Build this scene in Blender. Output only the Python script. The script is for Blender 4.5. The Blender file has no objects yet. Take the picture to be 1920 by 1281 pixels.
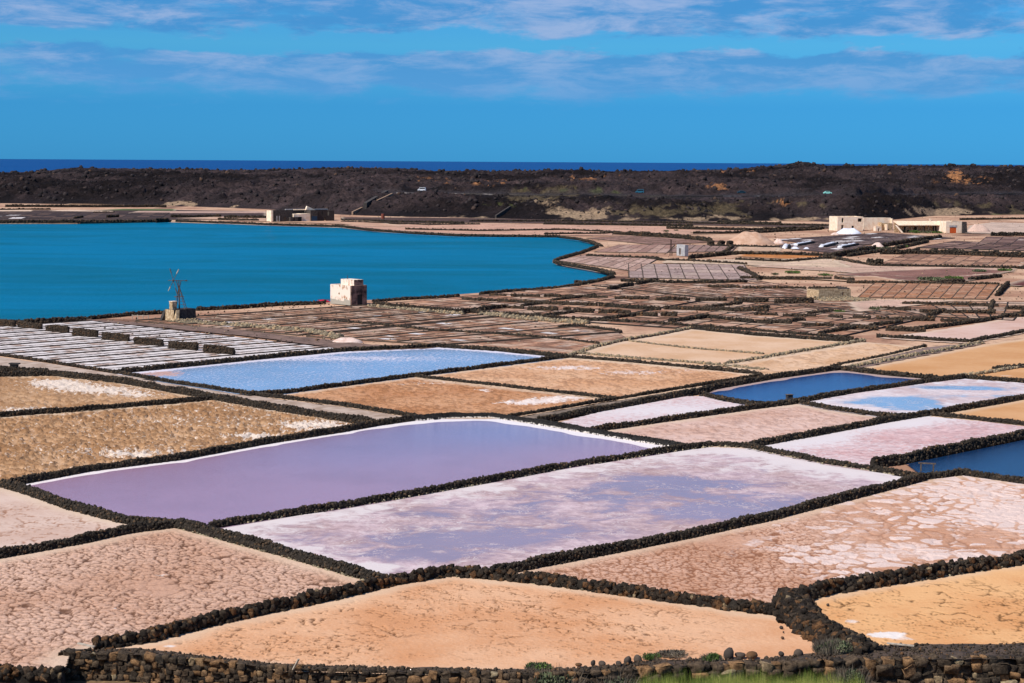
import bpy, math, random
import numpy as np
from mathutils import Matrix, Vector

random.seed(7)
RNG = np.random.default_rng(7)
S = bpy.context.scene
COL = S.collection

# ------------------------------------------------------------------ camera, sky, sun, exposure
F, CAMZ = 3400.0, 25.0                       # focal length in pixels of a 1920 px wide frame; eye height over the pans
PITCH, ROLL = math.atan(338.0 / F), math.atan(11 / 1920)
_f = np.array([0, math.cos(PITCH), -math.sin(PITCH)])
_u0 = np.array([0, math.sin(PITCH), math.cos(PITCH)])
_r0 = np.array([1.0, 0, 0])
_u = math.cos(ROLL) * _u0 - math.sin(ROLL) * _r0
_r = math.cos(ROLL) * _r0 + math.sin(ROLL) * _u0
cam_d = bpy.data.cameras.new('camera')
cam_d.sensor_width = 36; cam_d.lens = F * 36 / 1920
cam_d.clip_start = 1; cam_d.clip_end = 120000
cam = bpy.data.objects.new('camera', cam_d); COL.objects.link(cam)
cam.matrix_world = Matrix(((_r[0], _u[0], -_f[0], 0), (_r[1], _u[1], -_f[1], 0), (_r[2], _u[2], -_f[2], CAMZ), (0, 0, 0, 1)))
S.camera = cam

SUN_EL, SUN_AZ = math.radians(50), math.radians(180 + 54)      # azimuth clockwise from +Y: behind the camera, to the left
to_sun = Vector((math.sin(SUN_AZ) * math.cos(SUN_EL), math.cos(SUN_AZ) * math.cos(SUN_EL), math.sin(SUN_EL)))
sun_d = bpy.data.lights.new('sun', 'SUN'); sun_d.energy = 5.0; sun_d.angle = math.radians(0.53); sun_d.color = (1.0, 0.955, 0.89)
sun = bpy.data.objects.new('sun', sun_d); COL.objects.link(sun)
sun.rotation_euler = to_sun.to_track_quat('Z', 'Y').to_euler()

S.view_settings.view_transform = 'Standard'
try: S.view_settings.look = 'None'
except Exception: pass
S.view_settings.exposure = 0.08; S.view_settings.gamma = 1; S.view_settings.use_curve_mapping = False


class NT:
    """tiny helper for node trees"""
    def __init__(s, tree): s.t = tree; s.n = tree.nodes; s.l = tree.links
    def new(s, typ, **kw):
        n = s.n.new(typ)
        for k, v in kw.items():
            if k in ('inputs',): continue
            setattr(n, k, v)
        return n
    def put(s, sock, v):
        if v is None: return
        if hasattr(v, 'is_output') or isinstance(v, bpy.types.NodeSocket): s.l.new(v, sock)
        else:
            try: sock.default_value = v
            except Exception: sock.default_value = (*v, 1.0)
    def math(s, op, a, b=None, c=None, clamp=False):
        n = s.n.new('ShaderNodeMath'); n.operation = op; n.use_clamp = clamp
        s.put(n.inputs[0], a)
        if b is not None: s.put(n.inputs[1], b)
        if c is not None: s.put(n.inputs[2], c)
        return n.outputs[0]
    def mix(s, fac, a, b, mode='MIX'):
        n = s.n.new('ShaderNodeMix'); n.data_type = 'RGBA'; n.blend_type = mode; n.clamp_factor = True
        s.put(n.inputs[0], fac); s.put(n.inputs[6], a); s.put(n.inputs[7], b)
        return n.outputs[2]
    def fmix(s, fac, a, b):
        n = s.n.new('ShaderNodeMix'); n.data_type = 'FLOAT'
        s.put(n.inputs[0], fac); s.put(n.inputs[2], a); s.put(n.inputs[3], b)
        return n.outputs[0]
    def step(s, v, lo, hi, a=0.0, b=1.0):
        n = s.n.new('ShaderNodeMapRange'); n.interpolation_type = 'SMOOTHSTEP'
        s.put(n.inputs[0], v); s.put(n.inputs[1], lo); s.put(n.inputs[2], hi); s.put(n.inputs[3], a); s.put(n.inputs[4], b)
        return n.outputs[0]
    def noise(s, vec, scale, detail=4, rough=0.55, dist=0.0, color=False):
        n = s.n.new('ShaderNodeTexNoise'); s.put(n.inputs['Vector'], vec)
        n.inputs['Scale'].default_value = scale; n.inputs['Detail'].default_value = detail
        n.inputs['Roughness'].default_value = rough; n.inputs['Distortion'].default_value = dist
        return n.outputs[1 if color else 0]
    def voronoi(s, vec, scale, feature='F1', out=0, rnd=1.0):
        n = s.n.new('ShaderNodeTexVoronoi'); n.feature = feature; s.put(n.inputs['Vector'], vec)
        n.inputs['Scale'].default_value = scale; n.inputs['Randomness'].default_value = rnd
        return n.outputs[out]
    def mapping(s, vec, loc=(0, 0, 0), rot=(0, 0, 0), sc=(1, 1, 1)):
        n = s.n.new('ShaderNodeMapping'); s.put(n.inputs[0], vec)
        n.inputs[1].default_value = loc; n.inputs[2].default_value = rot; n.inputs[3].default_value = sc
        return n.outputs[0]
    def attr(s, name):
        n = s.n.new('ShaderNodeAttribute'); n.attribute_name = name; return n.outputs['Fac']
    def acolor(s, name):
        n = s.n.new('ShaderNodeAttribute'); n.attribute_name = name; return n.outputs['Color']
    def bump(s, h, strength, dist, normal=None):
        n = s.n.new('ShaderNodeBump'); s.put(n.inputs['Height'], h); s.put(n.inputs['Strength'], strength); s.put(n.inputs['Distance'], dist)
        if normal is not None: s.put(n.inputs['Normal'], normal)
        return n.outputs[0]
    def ramp(s, fac, stops):
        n = s.n.new('ShaderNodeValToRGB'); s.put(n.inputs[0], fac); e = n.color_ramp.elements
        while len(e) < len(stops): e.new(0.5)
        for i, (p, c) in enumerate(stops): e[i].position = p; e[i].color = (*c, 1)
        return n.outputs[0]


# sky: Nishita, with the colour grade of a very clear blue day and bands of thin cloud laid over the whole dome
W = bpy.data.worlds.new('World'); S.world = W; W.use_nodes = True
w = NT(W.node_tree); w.n.clear()
sky = w.new('ShaderNodeTexSky'); sky.sky_type = 'NISHITA'; sky.sun_disc = False
sky.sun_elevation = SUN_EL; sky.sun_rotation = SUN_AZ; sky.altitude = 0; sky.air_density = 1.0; sky.dust_density = 0.2; sky.ozone_density = 2.5
tc = w.new('ShaderNodeTexCoord').outputs['Generated']
sep = w.new('ShaderNodeSeparateXYZ'); w.l.new(tc, sep.inputs[0])
zz = sep.outputs[2]
blue = w.ramp(w.math('MULTIPLY', zz, 2.0, clamp=True), [(0.0, (.047, .305, .85)), (.06, (.050, .295, .735)), (.125, (.105, .40, .71)), (.2, (.09, .38, .74)), (.5, (.22, .40, .66)), (1.0, (.26, .42, .66))])
clear = w.mix(1.0, sky.outputs[0], blue, 'MULTIPLY')
az = w.math('ARCTAN2', sep.outputs[0], sep.outputs[1])
comb = w.new('ShaderNodeCombineXYZ')
w.put(comb.inputs[0], w.math('MULTIPLY', az, 30.0)); w.put(comb.inputs[1], w.math('MULTIPLY', zz, 88.0)); w.put(comb.inputs[2], w.math('MULTIPLY', sep.outputs[1], 2.0))
cv = comb.outputs[0]
wob = w.math('MULTIPLY', w.math('SUBTRACT', w.noise(cv, 0.5, 5, 0.6), 0.5), 0.030)
ze = w.math('ADD', zz, wob)
bandA = w.math('MULTIPLY', w.step(ze, 0.064, 0.074), w.step(ze, 0.094, 0.104, 1.0, 0.0))
bandB = w.math('MULTIPLY', w.step(ze, 0.026, 0.046), w.step(ze, 0.056, 0.063, 1.0, 0.0))
bandC = w.math('MULTIPLY', w.step(ze, 0.115, 0.14), w.step(ze, 0.30, 0.42, 1.0, 0.0))
bands = w.math('MAXIMUM', w.math('MULTIPLY', bandB, 0.95), w.math('MAXIMUM', bandA, w.math('MULTIPLY', bandC, 0.7)))
n1 = w.noise(w.mapping(cv, loc=(3.1, 1.7, 0), sc=(0.8, 1.0, 1)), 0.62, 9, 0.62, 0.25)
dens = w.math('ADD', w.math('MULTIPLY', bands, 0.55), w.math('MULTIPLY', w.math('SUBTRACT', n1, 0.5), 1.5))
dens = w.step(dens, 0.12, 0.50)
n2 = w.noise(w.mapping(cv, loc=(9.3, 4.0, 0), sc=(0.8, 1.2, 1)), 0.85, 9, 0.66, 0.3)
ccol = w.mix(w.step(n2, 0.40, 0.68), (0.060, 0.27, 0.60), (0.33, 0.44, 0.69))
fade = w.step(zz, 0.018, 0.075)
ccol = w.mix(w.math('MULTIPLY', fade, 0.95), (0.10, 0.33, 0.66), ccol)
bg_clear = w.new('ShaderNodeBackground'); w.put(bg_clear.inputs[0], clear); bg_clear.inputs[1].default_value = 0.15
bg_cloud = w.new('ShaderNodeBackground'); w.put(bg_cloud.inputs[0], ccol); bg_cloud.inputs[1].default_value = 1.0
mixs = w.new('ShaderNodeMixShader')
w.put(mixs.inputs[0], w.math('MULTIPLY', dens, w.math('MULTIPLY', w.step(zz, 0.012, 0.04), 0.88)))
w.l.new(bg_clear.outputs[0], mixs.inputs[1]); w.l.new(bg_cloud.outputs[0], mixs.inputs[2])
wo = w.new('ShaderNodeOutputWorld'); w.l.new(mixs.outputs[0], wo.inputs[0])

# ------------------------------------------------------------------ projection
def G(px, py, z=0.0):
    d = _f * F + _r * (px - 960.0) - _u * (py - 640.5)
    t = (z - CAMZ) / d[2]
    return np.array([d[0] * t, d[1] * t, z])

def GV(pts, z=0.35): return [G(a, b, z)[:2] for a, b in pts]

def PX(V):
    D = V - np.array([0, 0, CAMZ])
    k = D @ _f
    return 960 + F * (D @ _r) / k, 640.5 - F * (D @ _u) / k

def srgb(r, g, b, k=1.22):
    def l(c):
        c /= 255.0
        return (c / 12.92 if c <= 0.04045 else ((c + 0.055) / 1.055) ** 2.4) / k
    return (l(r), l(g), l(b))

# ------------------------------------------------------------------ numpy noise
def h2(ix, iy, s=0):
    n = (ix.astype(np.int64) * 374761393 + iy.astype(np.int64) * 668265263 + s * 1274126177) & 0xffffffff
    n = ((n ^ (n >> 13)) * 1274126177) & 0xffffffff
    n = ((n ^ (n >> 16)) * 2246822519) & 0xffffffff
    return ((n ^ (n >> 15)) & 0xffffff) / float(0xffffff)

def vnoise(x, y, s=0):
    ix = np.floor(x); iy = np.floor(y); fx = x - ix; fy = y - iy
    fx = fx * fx * (3 - 2 * fx); fy = fy * fy * (3 - 2 * fy)
    a = h2(ix, iy, s); b = h2(ix + 1, iy, s); c = h2(ix, iy + 1, s); d = h2(ix + 1, iy + 1, s)
    return a + (b - a) * fx + (c - a) * fy + (a - b - c + d) * fx * fy

def fbm(x, y, octv=4, s=0, g=0.5):
    t = np.zeros_like(x); amp = 1.0; tot = 0
    for o in range(octv):
        t += amp * vnoise(x, y, s + o * 17); tot += amp; amp *= g
        x, y = x * 1.62 + y * 1.17 + 5.3, y * 1.62 - x * 1.17 + 2.1
    return t / tot

def voro(x, y, s=0):
    ix = np.floor(x); iy = np.floor(y)
    f1 = np.full_like(x, 9.0); f2 = np.full_like(x, 9.0); cid = np.zeros_like(x)
    for i in (-1, 0, 1):
        for j in (-1, 0, 1):
            cx, cy = ix + i, iy + j
            px, py = cx + h2(cx, cy, s), cy + h2(cx, cy, s + 5)
            d = np.hypot(px - x, py - y)
            new = d < f1
            f2 = np.where(new, f1, np.minimum(f2, d)); f1 = np.where(new, d, f1)
            cid = np.where(new, h2(cx, cy, s + 9), cid)
    return f1, f2, cid

def sstep(v, a, b):
    t = np.clip((v - a) / (b - a), 0, 1); return t * t * (3 - 2 * t)

# ------------------------------------------------------------------ mesh helpers
def mesh_np(name, V, faces, mat, attrs=None, parent=None, smooth=False, link=True):
    """faces: int array (n,3) or (n,4), or a list of such arrays"""
    me = bpy.data.meshes.new(name)
    V = np.asarray(V, dtype=np.float32)
    if isinstance(faces, np.ndarray): faces = [faces]
    faces = [f for f in faces if len(f)]
    me.vertices.add(len(V)); me.vertices.foreach_set('co', V.ravel())
    loops = np.concatenate([f.ravel() for f in faces]).astype(np.int32)
    tot = np.concatenate([np.full(len(f), f.shape[1], dtype=np.int32) for f in faces])
    start = np.concatenate([[0], np.cumsum(tot)[:-1]]).astype(np.int32)
    me.loops.add(len(loops)); me.loops.foreach_set('vertex_index', loops)
    me.polygons.add(len(tot)); me.polygons.foreach_set('loop_start', start); me.polygons.foreach_set('loop_total', tot)
    if smooth: me.polygons.foreach_set('use_smooth', np.ones(len(tot), dtype=bool))
    me.update(calc_edges=True)
    for k, a in (attrs or {}).items():
        a = np.asarray(a, dtype=np.float32)
        if a.ndim == 1:
            at = me.attributes.new(k, 'FLOAT', 'POINT'); at.data.foreach_set('value', a)
        else:
            at = me.attributes.new(k, 'FLOAT_COLOR', 'POINT')
            at.data.foreach_set('color', np.concatenate([a, np.ones((len(a), 1), np.float32)], 1).ravel())
    if mat: me.materials.append(mat)
    o = bpy.data.objects.new(name, me)
    if link: COL.objects.link(o)
    if parent is not None: o.parent = parent
    return o

def tag(o, label, cat=None, group=None, kind=None):
    o['label'] = label
    if cat: o['category'] = cat
    if cat and not kind: o['kind'] = 'thing'
    if group: o['group'] = group
    if kind: o['kind'] = kind
    return o

def struct(o, label=None):
    o['kind'] = 'structure'
    if label: o['label'] = label
    return o

def empty(name, loc, rz=0.0):
    o = bpy.data.objects.new(name, None); COL.objects.link(o)
    o.location = loc; o.rotation_euler = (0, 0, rz); o.empty_display_size = 0.5
    return o

class MB:
    def __init__(s): s.v = []; s.f = []
    def add(s, V, Fs):
        k = len(s.v); s.v += [tuple(map(float, p)) for p in V]; s.f += [tuple(i + k for i in f) for f in Fs]
    def box(s, x0, x1, y0, y1, z0, z1, tx=0.0, ty=0.0):
        s.add([(x0, y0, z0), (x1, y0, z0), (x1, y1, z0), (x0, y1, z0), (x0 + tx, y0 + ty, z1), (x1 - tx, y0 + ty, z1), (x1 - tx, y1 - ty, z1), (x0 + tx, y1 - ty, z1)],
              [(3, 2, 1, 0), (4, 5, 6, 7), (0, 1, 5, 4), (1, 2, 6, 5), (2, 3, 7, 6), (3, 0, 4, 7)])
        return s
    def prism(s, pts, z0, z1):
        n = len(pts)
        s.add([(a, b, z0) for a, b in pts] + [(a, b, z1) for a, b in pts],
              [tuple(range(n - 1, -1, -1)), tuple(range(n, 2 * n))] + [(i, (i + 1) % n, n + (i + 1) % n, n + i) for i in range(n)])
        return s
    def profile(s, pts, x0, x1):            # profile in (y,z), extruded along x
        n = len(pts)
        s.add([(x0, a, b) for a, b in pts] + [(x1, a, b) for a, b in pts],
              [tuple(range(n)), tuple(range(2 * n - 1, n - 1, -1))] + [(i, n + i, n + (i + 1) % n, (i + 1) % n) for i in range(n)])
        return s
    def bar(s, p, q, r, r2=None, n=6):
        p, q = Vector(p), Vector(q); r2 = r if r2 is None else r2
        d = (q - p).normalized(); a = d.orthogonal().normalized(); b = d.cross(a)
        V = []
        for c, rr in ((p, r), (q, r2)):
            for i in range(n):
                t = 2 * math.pi * i / n; V.append(c + (a * math.cos(t) + b * math.sin(t)) * rr)
        s.add(V, [tuple(range(n - 1, -1, -1)), tuple(range(n, 2 * n))] + [(i, (i + 1) % n, n + (i + 1) % n, n + i) for i in range(n)])
        return s
    def build(s, name, mat, parent=None, bevel=0.0, smooth=False):
        me = bpy.data.meshes.new(name); me.from_pydata(s.v, [], s.f); me.update()
        me.materials.append(mat)
        if smooth: me.polygons.foreach_set('use_smooth', np.ones(len(me.polygons), dtype=bool))
        o = bpy.data.objects.new(name, me); COL.objects.link(o)
        if parent is not None: o.parent = parent
        if bevel:
            m = o.modifiers.new('edge', 'BEVEL'); m.width = bevel; m.segments = 2
        return o

# rock templates: a cube with all corners cut, jittered (24 corners, 44 triangles)
def rock_template(k):
    rg = np.random.default_rng(100 + k)
    c = 0.60 + rg.random() * 0.24
    V = []; idx = {}
    for ax in range(3):
        for sg in (-1, 1):
            for a in (-1, 1):
                for b in (-1, 1):
                    p = [0, 0, 0]; p[ax] = sg; p[(ax + 1) % 3] = a * c; p[(ax + 2) % 3] = b * c
                    idx[(ax, sg, a, b)] = len(V); V.append(p)
    V = np.array(V, float)
    Q = []; T = []
    for ax in range(3):
        for sg in (-1, 1):
            q = [idx[(ax, sg, -1, -1)], idx[(ax, sg, 1, -1)], idx[(ax, sg, 1, 1)], idx[(ax, sg, -1, 1)]]
            Q.append(q if sg > 0 else q[::-1])
    for ax in range(3):                                  # edges between face ax and face ax+1
        b1 = (ax + 1) % 3
        for s1 in (-1, 1):
            for s2 in (-1, 1):
                # face ax (sign s1): coordinate a runs over axis ax+1 ; face b1 (sign s2): its axis ax is 'b' (ax+1+2)
                q = [idx[(ax, s1, s2, -1)], idx[(b1, s2, -1, s1)], idx[(b1, s2, 1, s1)], idx[(ax, s1, s2, 1)]]
                Q.append(q if s1 * s2 > 0 else q[::-1])
    for a in (-1, 1):
        for b in (-1, 1):
            for c2 in (-1, 1):
                t = [idx[(0, a, b, c2)], idx[(1, b, c2, a)], idx[(2, c2, a, b)]]
                T.append(t if a * b * c2 > 0 else t[::-1])
    V += rg.normal(0, 0.155, V.shape)
    V *= (0.5 + rg.normal(0, 0.03, 3))
    return V, np.array(Q), np.array(T)
ROCKS = [rock_template(k) for k in range(10)]

def ico_template(k):                                       # 12 corners, 20 triangles for the small ones
    rg = np.random.default_rng(300 + k)
    t = (1 + 5 ** .5) / 2
    V = np.array([(-1, t, 0), (1, t, 0), (-1, -t, 0), (1, -t, 0), (0, -1, t), (0, 1, t), (0, -1, -t), (0, 1, -t), (t, 0, -1), (t, 0, 1), (-t, 0, -1), (-t, 0, 1)], float)
    V = V / np.linalg.norm(V[0]) * 0.56 * (1 + rg.normal(0, 0.13, (12, 1)))
    T = np.array([(0, 11, 5), (0, 5, 1), (0, 1, 7), (0, 7, 10), (0, 10, 11), (1, 5, 9), (5, 11, 4), (11, 10, 2), (10, 7, 6), (7, 1, 8), (3, 9, 4), (3, 4, 2), (3, 2, 6), (3, 6, 8), (3, 8, 9), (4, 9, 5), (2, 4, 11), (6, 2, 10), (8, 6, 7), (9, 8, 1)])
    return V, T
ICOS = [ico_template(k) for k in range(8)]

def rot_mats(n, rg, tilt=math.pi):
    a = rg.uniform(0, 2 * math.pi, n); b = rg.uniform(-tilt, tilt, n); c = rg.uniform(-tilt, tilt, n)
    ca, sa, cb, sb, cc, sc = np.cos(a), np.sin(a), np.cos(b), np.sin(b), np.cos(c), np.sin(c)
    R = np.empty((n, 3, 3))
    R[:, 0, 0] = ca * cb; R[:, 0, 1] = ca * sb * sc - sa * cc; R[:, 0, 2] = ca * sb * cc + sa * sc
    R[:, 1, 0] = sa * cb; R[:, 1, 1] = sa * sb * sc + ca * cc; R[:, 1, 2] = sa * sb * cc - ca * sc
    R[:, 2, 0] = -sb; R[:, 2, 1] = cb * sc; R[:, 2, 2] = cb * cc
    return R

def scatter_rocks(P, size, rg, foot=None, rich=False):
    """many stones in one mesh: returns V, faces, attrs"""
    n = len(P); R = rot_mats(n, rg); sc = size[:, None] * rg.uniform(0.75, 1.3, (n, 3))
    which = rg.integers(0, 8, n); rnd = rg.random(n)
    foot = np.zeros(n) if foot is None else foot
    Vs, Fs3, Fs4, A, B = [], [], [], [], []; k = 0
    for t in range(8):
        m = np.where(which == t)[0]
        if not len(m): continue
        if rich: TV, TQ, TT = ROCKS[t]
        else: TV, TT = ICOS[t]; TQ = np.zeros((0, 4), int)
        v = np.einsum('nij,vj->nvi', R[m] , TV) * 1.0
        v = np.einsum('nij,nvj->nvi', R[m], TV[None] * sc[m][:, None, :]) + P[m][:, None, :]
        nv = len(TV); off = (np.arange(len(m)) * nv + k)[:, None, None]
        Vs.append(v.reshape(-1, 3)); Fs3.append((TT[None] + off).reshape(-1, 3))
        if len(TQ): Fs4.append((TQ[None] + off).reshape(-1, 4))
        A.append(np.repeat(rnd[m], nv)); B.append(np.repeat(foot[m], nv)); k += nv * len(m)
    fs = [np.concatenate(Fs3)]
    if Fs4: fs.append(np.concatenate(Fs4))
    return np.concatenate(Vs), fs, {'rnd': np.concatenate(A), 'foot': np.concatenate(B)}

# ------------------------------------------------------------------ materials
def material(name):
    m = bpy.data.materials.new(name); m.use_nodes = True
    t = NT(m.node_tree); t.n.clear()
    b = t.new('ShaderNodeBsdfPrincipled'); o = t.new('ShaderNodeOutputMaterial'); t.l.new(b.outputs[0], o.inputs[0])
    return m, t, b

def simple(name, c, rough=0.8, var=0.25, scale=3.0, bump=0.0, spec=0.25, c2=None, metal=0.0):
    m, t, b = material(name)
    tcn = t.new('ShaderNodeTexCoord').outputs['Object']
    n = t.noise(tcn, scale, 5, 0.6)
    c2 = c2 or tuple(x * (1 - var) for x in c)
    t.put(b.inputs['Base Color'], t.mix(t.step(n, 0.35, 0.65), c2, c))
    b.inputs['Roughness'].default_value = rough; b.inputs['Specular IOR Level'].default_value = spec; b.inputs['Metallic'].default_value = metal
    if bump: t.put(b.inputs['Normal'], t.bump(t.noise(tcn, scale * 4, 4, 0.6), bump, 0.1))
    return m

def basalt(name, per_object=False, dark=(0.013, 0.012, 0.012), mid=(0.042, 0.035, 0.029), brown=(0.13, 0.066, 0.03), pale=(0.33, 0.27, 0.17), brown_at=0.80, pale_at=1.1):
    m, t, b = material(name)
    pos = t.new('ShaderNodeTexCoord').outputs['Object']
    if per_object:
        rnd = t.new('ShaderNodeObjectInfo').outputs['Random']
    else:
        rnd = t.attr('rnd')
    n = t.noise(pos, 5.0, 5, 0.65)
    c = t.mix(t.math('MULTIPLY', rnd, 1.0 / max(brown_at, 0.01), clamp=True), dark, mid)
    c = t.mix(t.step(rnd, brown_at - 0.02, brown_at + 0.12), c, brown)
    c = t.mix(t.step(rnd, pale_at - 0.02, pale_at + 0.05), c, pale)
    c = t.mix(t.math('MULTIPLY', t.step(n, 0.5, 0.75), 0.5), c, tuple(x * 1.7 + 0.008 for x in mid))
    ft = t.math('ADD', t.attr('foot'), t.math('MULTIPLY', t.math('SUBTRACT', n, 0.5), 0.5))
    c = t.mix(t.step(ft, 0.45, 0.75), c, pale)
    if per_object:
        wp = t.new('ShaderNodeNewGeometry').outputs['Position']
        c = t.mix(1.0, c, t.mix(t.step(t.noise(wp, 5.5, 6, .7), .34, .66), (.45, .42, .40), (1.35, 1.3, 1.2)), 'MULTIPLY')
    t.put(b.inputs['Base Color'], c); b.inputs['Roughness'].default_value = 0.9; b.inputs['Specular IOR Level'].default_value = 0.15
    t.put(b.inputs['Normal'], t.bump(t.noise(pos, 7 if per_object else 9, 6, 0.75), 0.9 if per_object else .6, 0.12 if per_object else .06))
    return m

M_BAS = basalt('basalt_rubble', dark=(0.015, 0.012, 0.009), mid=(0.052, 0.040, 0.028), brown=(0.10, 0.062, 0.034), brown_at=0.82)
M_BASO = basalt('basalt_stone', per_object=True, dark=(0.018, 0.014, 0.011), mid=(0.058, 0.044, 0.032), brown=(0.15, 0.078, 0.036), brown_at=0.70, pale_at=0.975)
M_BASF = basalt('basalt_stone_front', per_object=True, dark=(0.035, 0.029, 0.023), mid=(0.13, 0.092, 0.06), brown=(0.27, 0.155, 0.075), brown_at=0.60, pale_at=0.955)
M_CRUST = basalt('salt_crusted_rubble', pale=srgb(238, 226, 212, 1.25), brown_at=1.5)
M_PALE = basalt('pale_rubble', dark=(0.10, 0.08, 0.055), mid=(0.30, 0.235, 0.15), brown=(0.36, 0.25, 0.14), brown_at=0.7)
M_DARKSOIL = simple('dark_gravel', (0.10, 0.068, 0.048), 0.95, c2=(0.035, 0.026, 0.021), scale=1.6, bump=0.8)
M_PLASTER = simple('cream_plaster', srgb(255, 236, 208, 1.08), 0.9, c2=srgb(242, 212, 180, 1.1), scale=0.8, bump=0.2)
M_WHITEWASH = simple('white_limewash', srgb(255, 240, 220), 0.9, c2=srgb(235, 205, 175), scale=1.0, bump=0.2)
M_SHADOW = simple('dark_interior', (0.012, 0.011, 0.012), 0.95)
M_WOOD = simple('weathered_timber', (0.16, 0.115, 0.08), 0.85, c2=(0.07, 0.05, 0.04), scale=6)
M_PLANK = simple('bleached_plank', (0.52, 0.44, 0.34), 0.8, c2=(0.34, 0.27, 0.2), scale=5)
M_IRON = simple('rusty_iron', (0.10, 0.05, 0.035), 0.7, c2=(0.04, 0.03, 0.03), scale=5)
M_SALT = simple('salt', srgb(250, 250, 255, 1.3), 0.75, c2=srgb(225, 225, 235, 1.3), scale=2.0, bump=0.25)
M_SALTP = simple('pinkish_salt', srgb(240, 215, 200), 0.85, c2=srgb(220, 185, 165), scale=2.0, bump=0.3)

def wet(t, b, c, rough): pass

def pan_material(name, mud, mud2, crack, *a_, **k_):
    return _pan(name, mud, mud2, crack, *a_, **k_)

def _pan(name, mud, mud2, crack, salt=srgb(245, 232, 222, 1.25), water=None, wrough=0.12, bump=0.5, bscale=3.5, sk=0.7, sscale=0.8, cellscale=None, celld=0.0, ripple=0.25, speck=0.0, speckc=(0.06, 0.04, 0.025), fil=0.0, soft=.06, ssoft=.09, water2=None, mott=0.0, glint=0.0):
    """mud with cracks, patches of salt ('salt') and standing water ('wet'); attributes carry the stains and the painted sheen, noise breaks them up"""
    m, t, b = material(name)
    p = t.new('ShaderNodeTexCoord').outputs['Object']
    big = t.noise(p, 0.12, 4, 0.55); fine = t.noise(p, bscale, 5, 0.65)
    c = t.mix(t.step(t.math('ADD', t.math('MULTIPLY', big, 0.7), t.math('MULTIPLY', fine, 0.3)), 0.38, 0.62), mud, mud2)
    hgt = fine
    if cellscale:
        wv = t.n.new('ShaderNodeVectorMath'); wv.operation = 'MULTIPLY_ADD'
        t.put(wv.inputs[0], t.noise(p, cellscale * 0.8, 3, 0.5, color=True)); wv.inputs[1].default_value = (0.7 / cellscale,) * 3; t.put(wv.inputs[2], p)
        e = t.voronoi(wv.outputs[0], cellscale, 'DISTANCE_TO_EDGE')
        cr = t.step(e, 0.02, 0.09, 1.0, 0.0)
        cr = t.math('MULTIPLY', cr, t.step(t.noise(p, 0.25, 3, 0.6), 0.30, 0.55))
        c = t.mix(t.math('MULTIPLY', cr, celld), c, crack)
        hgt = t.math('ADD', t.math('MULTIPLY', fine, 0.4), t.math('MULTIPLY', t.math('SUBTRACT', 1.0, cr), 0.6))
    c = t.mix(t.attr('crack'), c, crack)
    if mott: c = t.mix(mott, c, t.mix(t.step(t.noise(p, 1.1, 9, .72, .8), .36, .64), (.62, .55, .60), (1.25, 1.25, 1.25)), 'MULTIPLY')
    if speck > 0:
        sp = t.step(t.noise(p, bscale * 1.6, 3, 0.6), 0.60, 0.70)
        c = t.mix(t.math('MULTIPLY', sp, speck), c, speckc)
    if water is None: c = t.mix(t.math('MULTIPLY', t.attr('edge'), .55), c, srgb(224, 200, 172))
    sn = t.noise(p, sscale, 6, 0.68, 0.6)
    sm = t.step(t.math('ADD', t.attr('salt'), t.math('MULTIPLY', t.math('SUBTRACT', sn, 0.5), sk * 2)), 0.51 - ssoft, 0.51 + ssoft)
    if glint: sm = t.math('MAXIMUM', sm, t.math('MULTIPLY', t.step(t.noise(t.mapping(p, rot=(0, 0, .3), sc=(1, 1.5, 1)), 2.6, 4, .6), .56, .63), t.step(t.noise(p, .22, 4, .6), .36, .56, .25 * glint, glint)))  # glitter on the water, painted as white flecks in the salt colour
    if fil:
        fn = t.noise(p, sscale * 1.3, 5, .62, 1.4); fl_ = t.step(t.math('ABSOLUTE', t.math('SUBTRACT', fn, .5)), .004, .022, 1.0, 0.0)
        sm = t.math('MAXIMUM', sm, t.math('MULTIPLY', t.math('MULTIPLY', fl_, fil), t.step(t.noise(p, .3, 4, .6), .42, .6)))
    c = t.mix(sm, c, salt)
    rough = t.fmix(sm, 0.85, 0.7)
    nrm = t.bump(hgt, bump, 0.12)
    if water is not None:
        wn = t.noise(p, sscale * 0.6, 6, 0.62, 0.8)
        wm = t.step(t.math('ADD', t.attr('wet'), t.math('MULTIPLY', t.math('SUBTRACT', wn, 0.5), sk * 1.4)), 0.50 - soft, 0.50 + soft)
        wm = t.math('MULTIPLY', wm, t.math('SUBTRACT', 1.0, t.math('MULTIPLY', sm, 0.85)))
        wc = t.mix(t.step(t.noise(p, 0.09, 4, 0.6), 0.35, 0.65), water, tuple(x * 1.12 for x in water))
        if water2: wc = t.mix(t.attr('tint'), wc, water2)  # bluish sky sheen painted into the brine colour
        c = t.mix(wm, c, wc)
        rough = t.fmix(wm, rough, wrough)
        rip = t.bump(t.noise(t.mapping(p, rot=(0, 0, 0.8), sc=(1.0, 2.2, 1)), 3.0, 6, 0.7), ripple, 0.05)
        mv = t.n.new('ShaderNodeMix'); mv.data_type = 'VECTOR'
        t.put(mv.inputs[0], wm); t.put(mv.inputs[4], nrm); t.put(mv.inputs[5], rip); nrm = mv.outputs[1]
        t.put(b.inputs['Specular IOR Level'], t.fmix(wm, 0.15, 0.5))
        b.inputs['IOR'].default_value = 1.38
    else: b.inputs['Specular IOR Level'].default_value = 0.15
    t.put(b.inputs['Base Color'], c); t.put(b.inputs['Roughness'], rough); t.put(b.inputs['Normal'], nrm)
    return m

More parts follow.
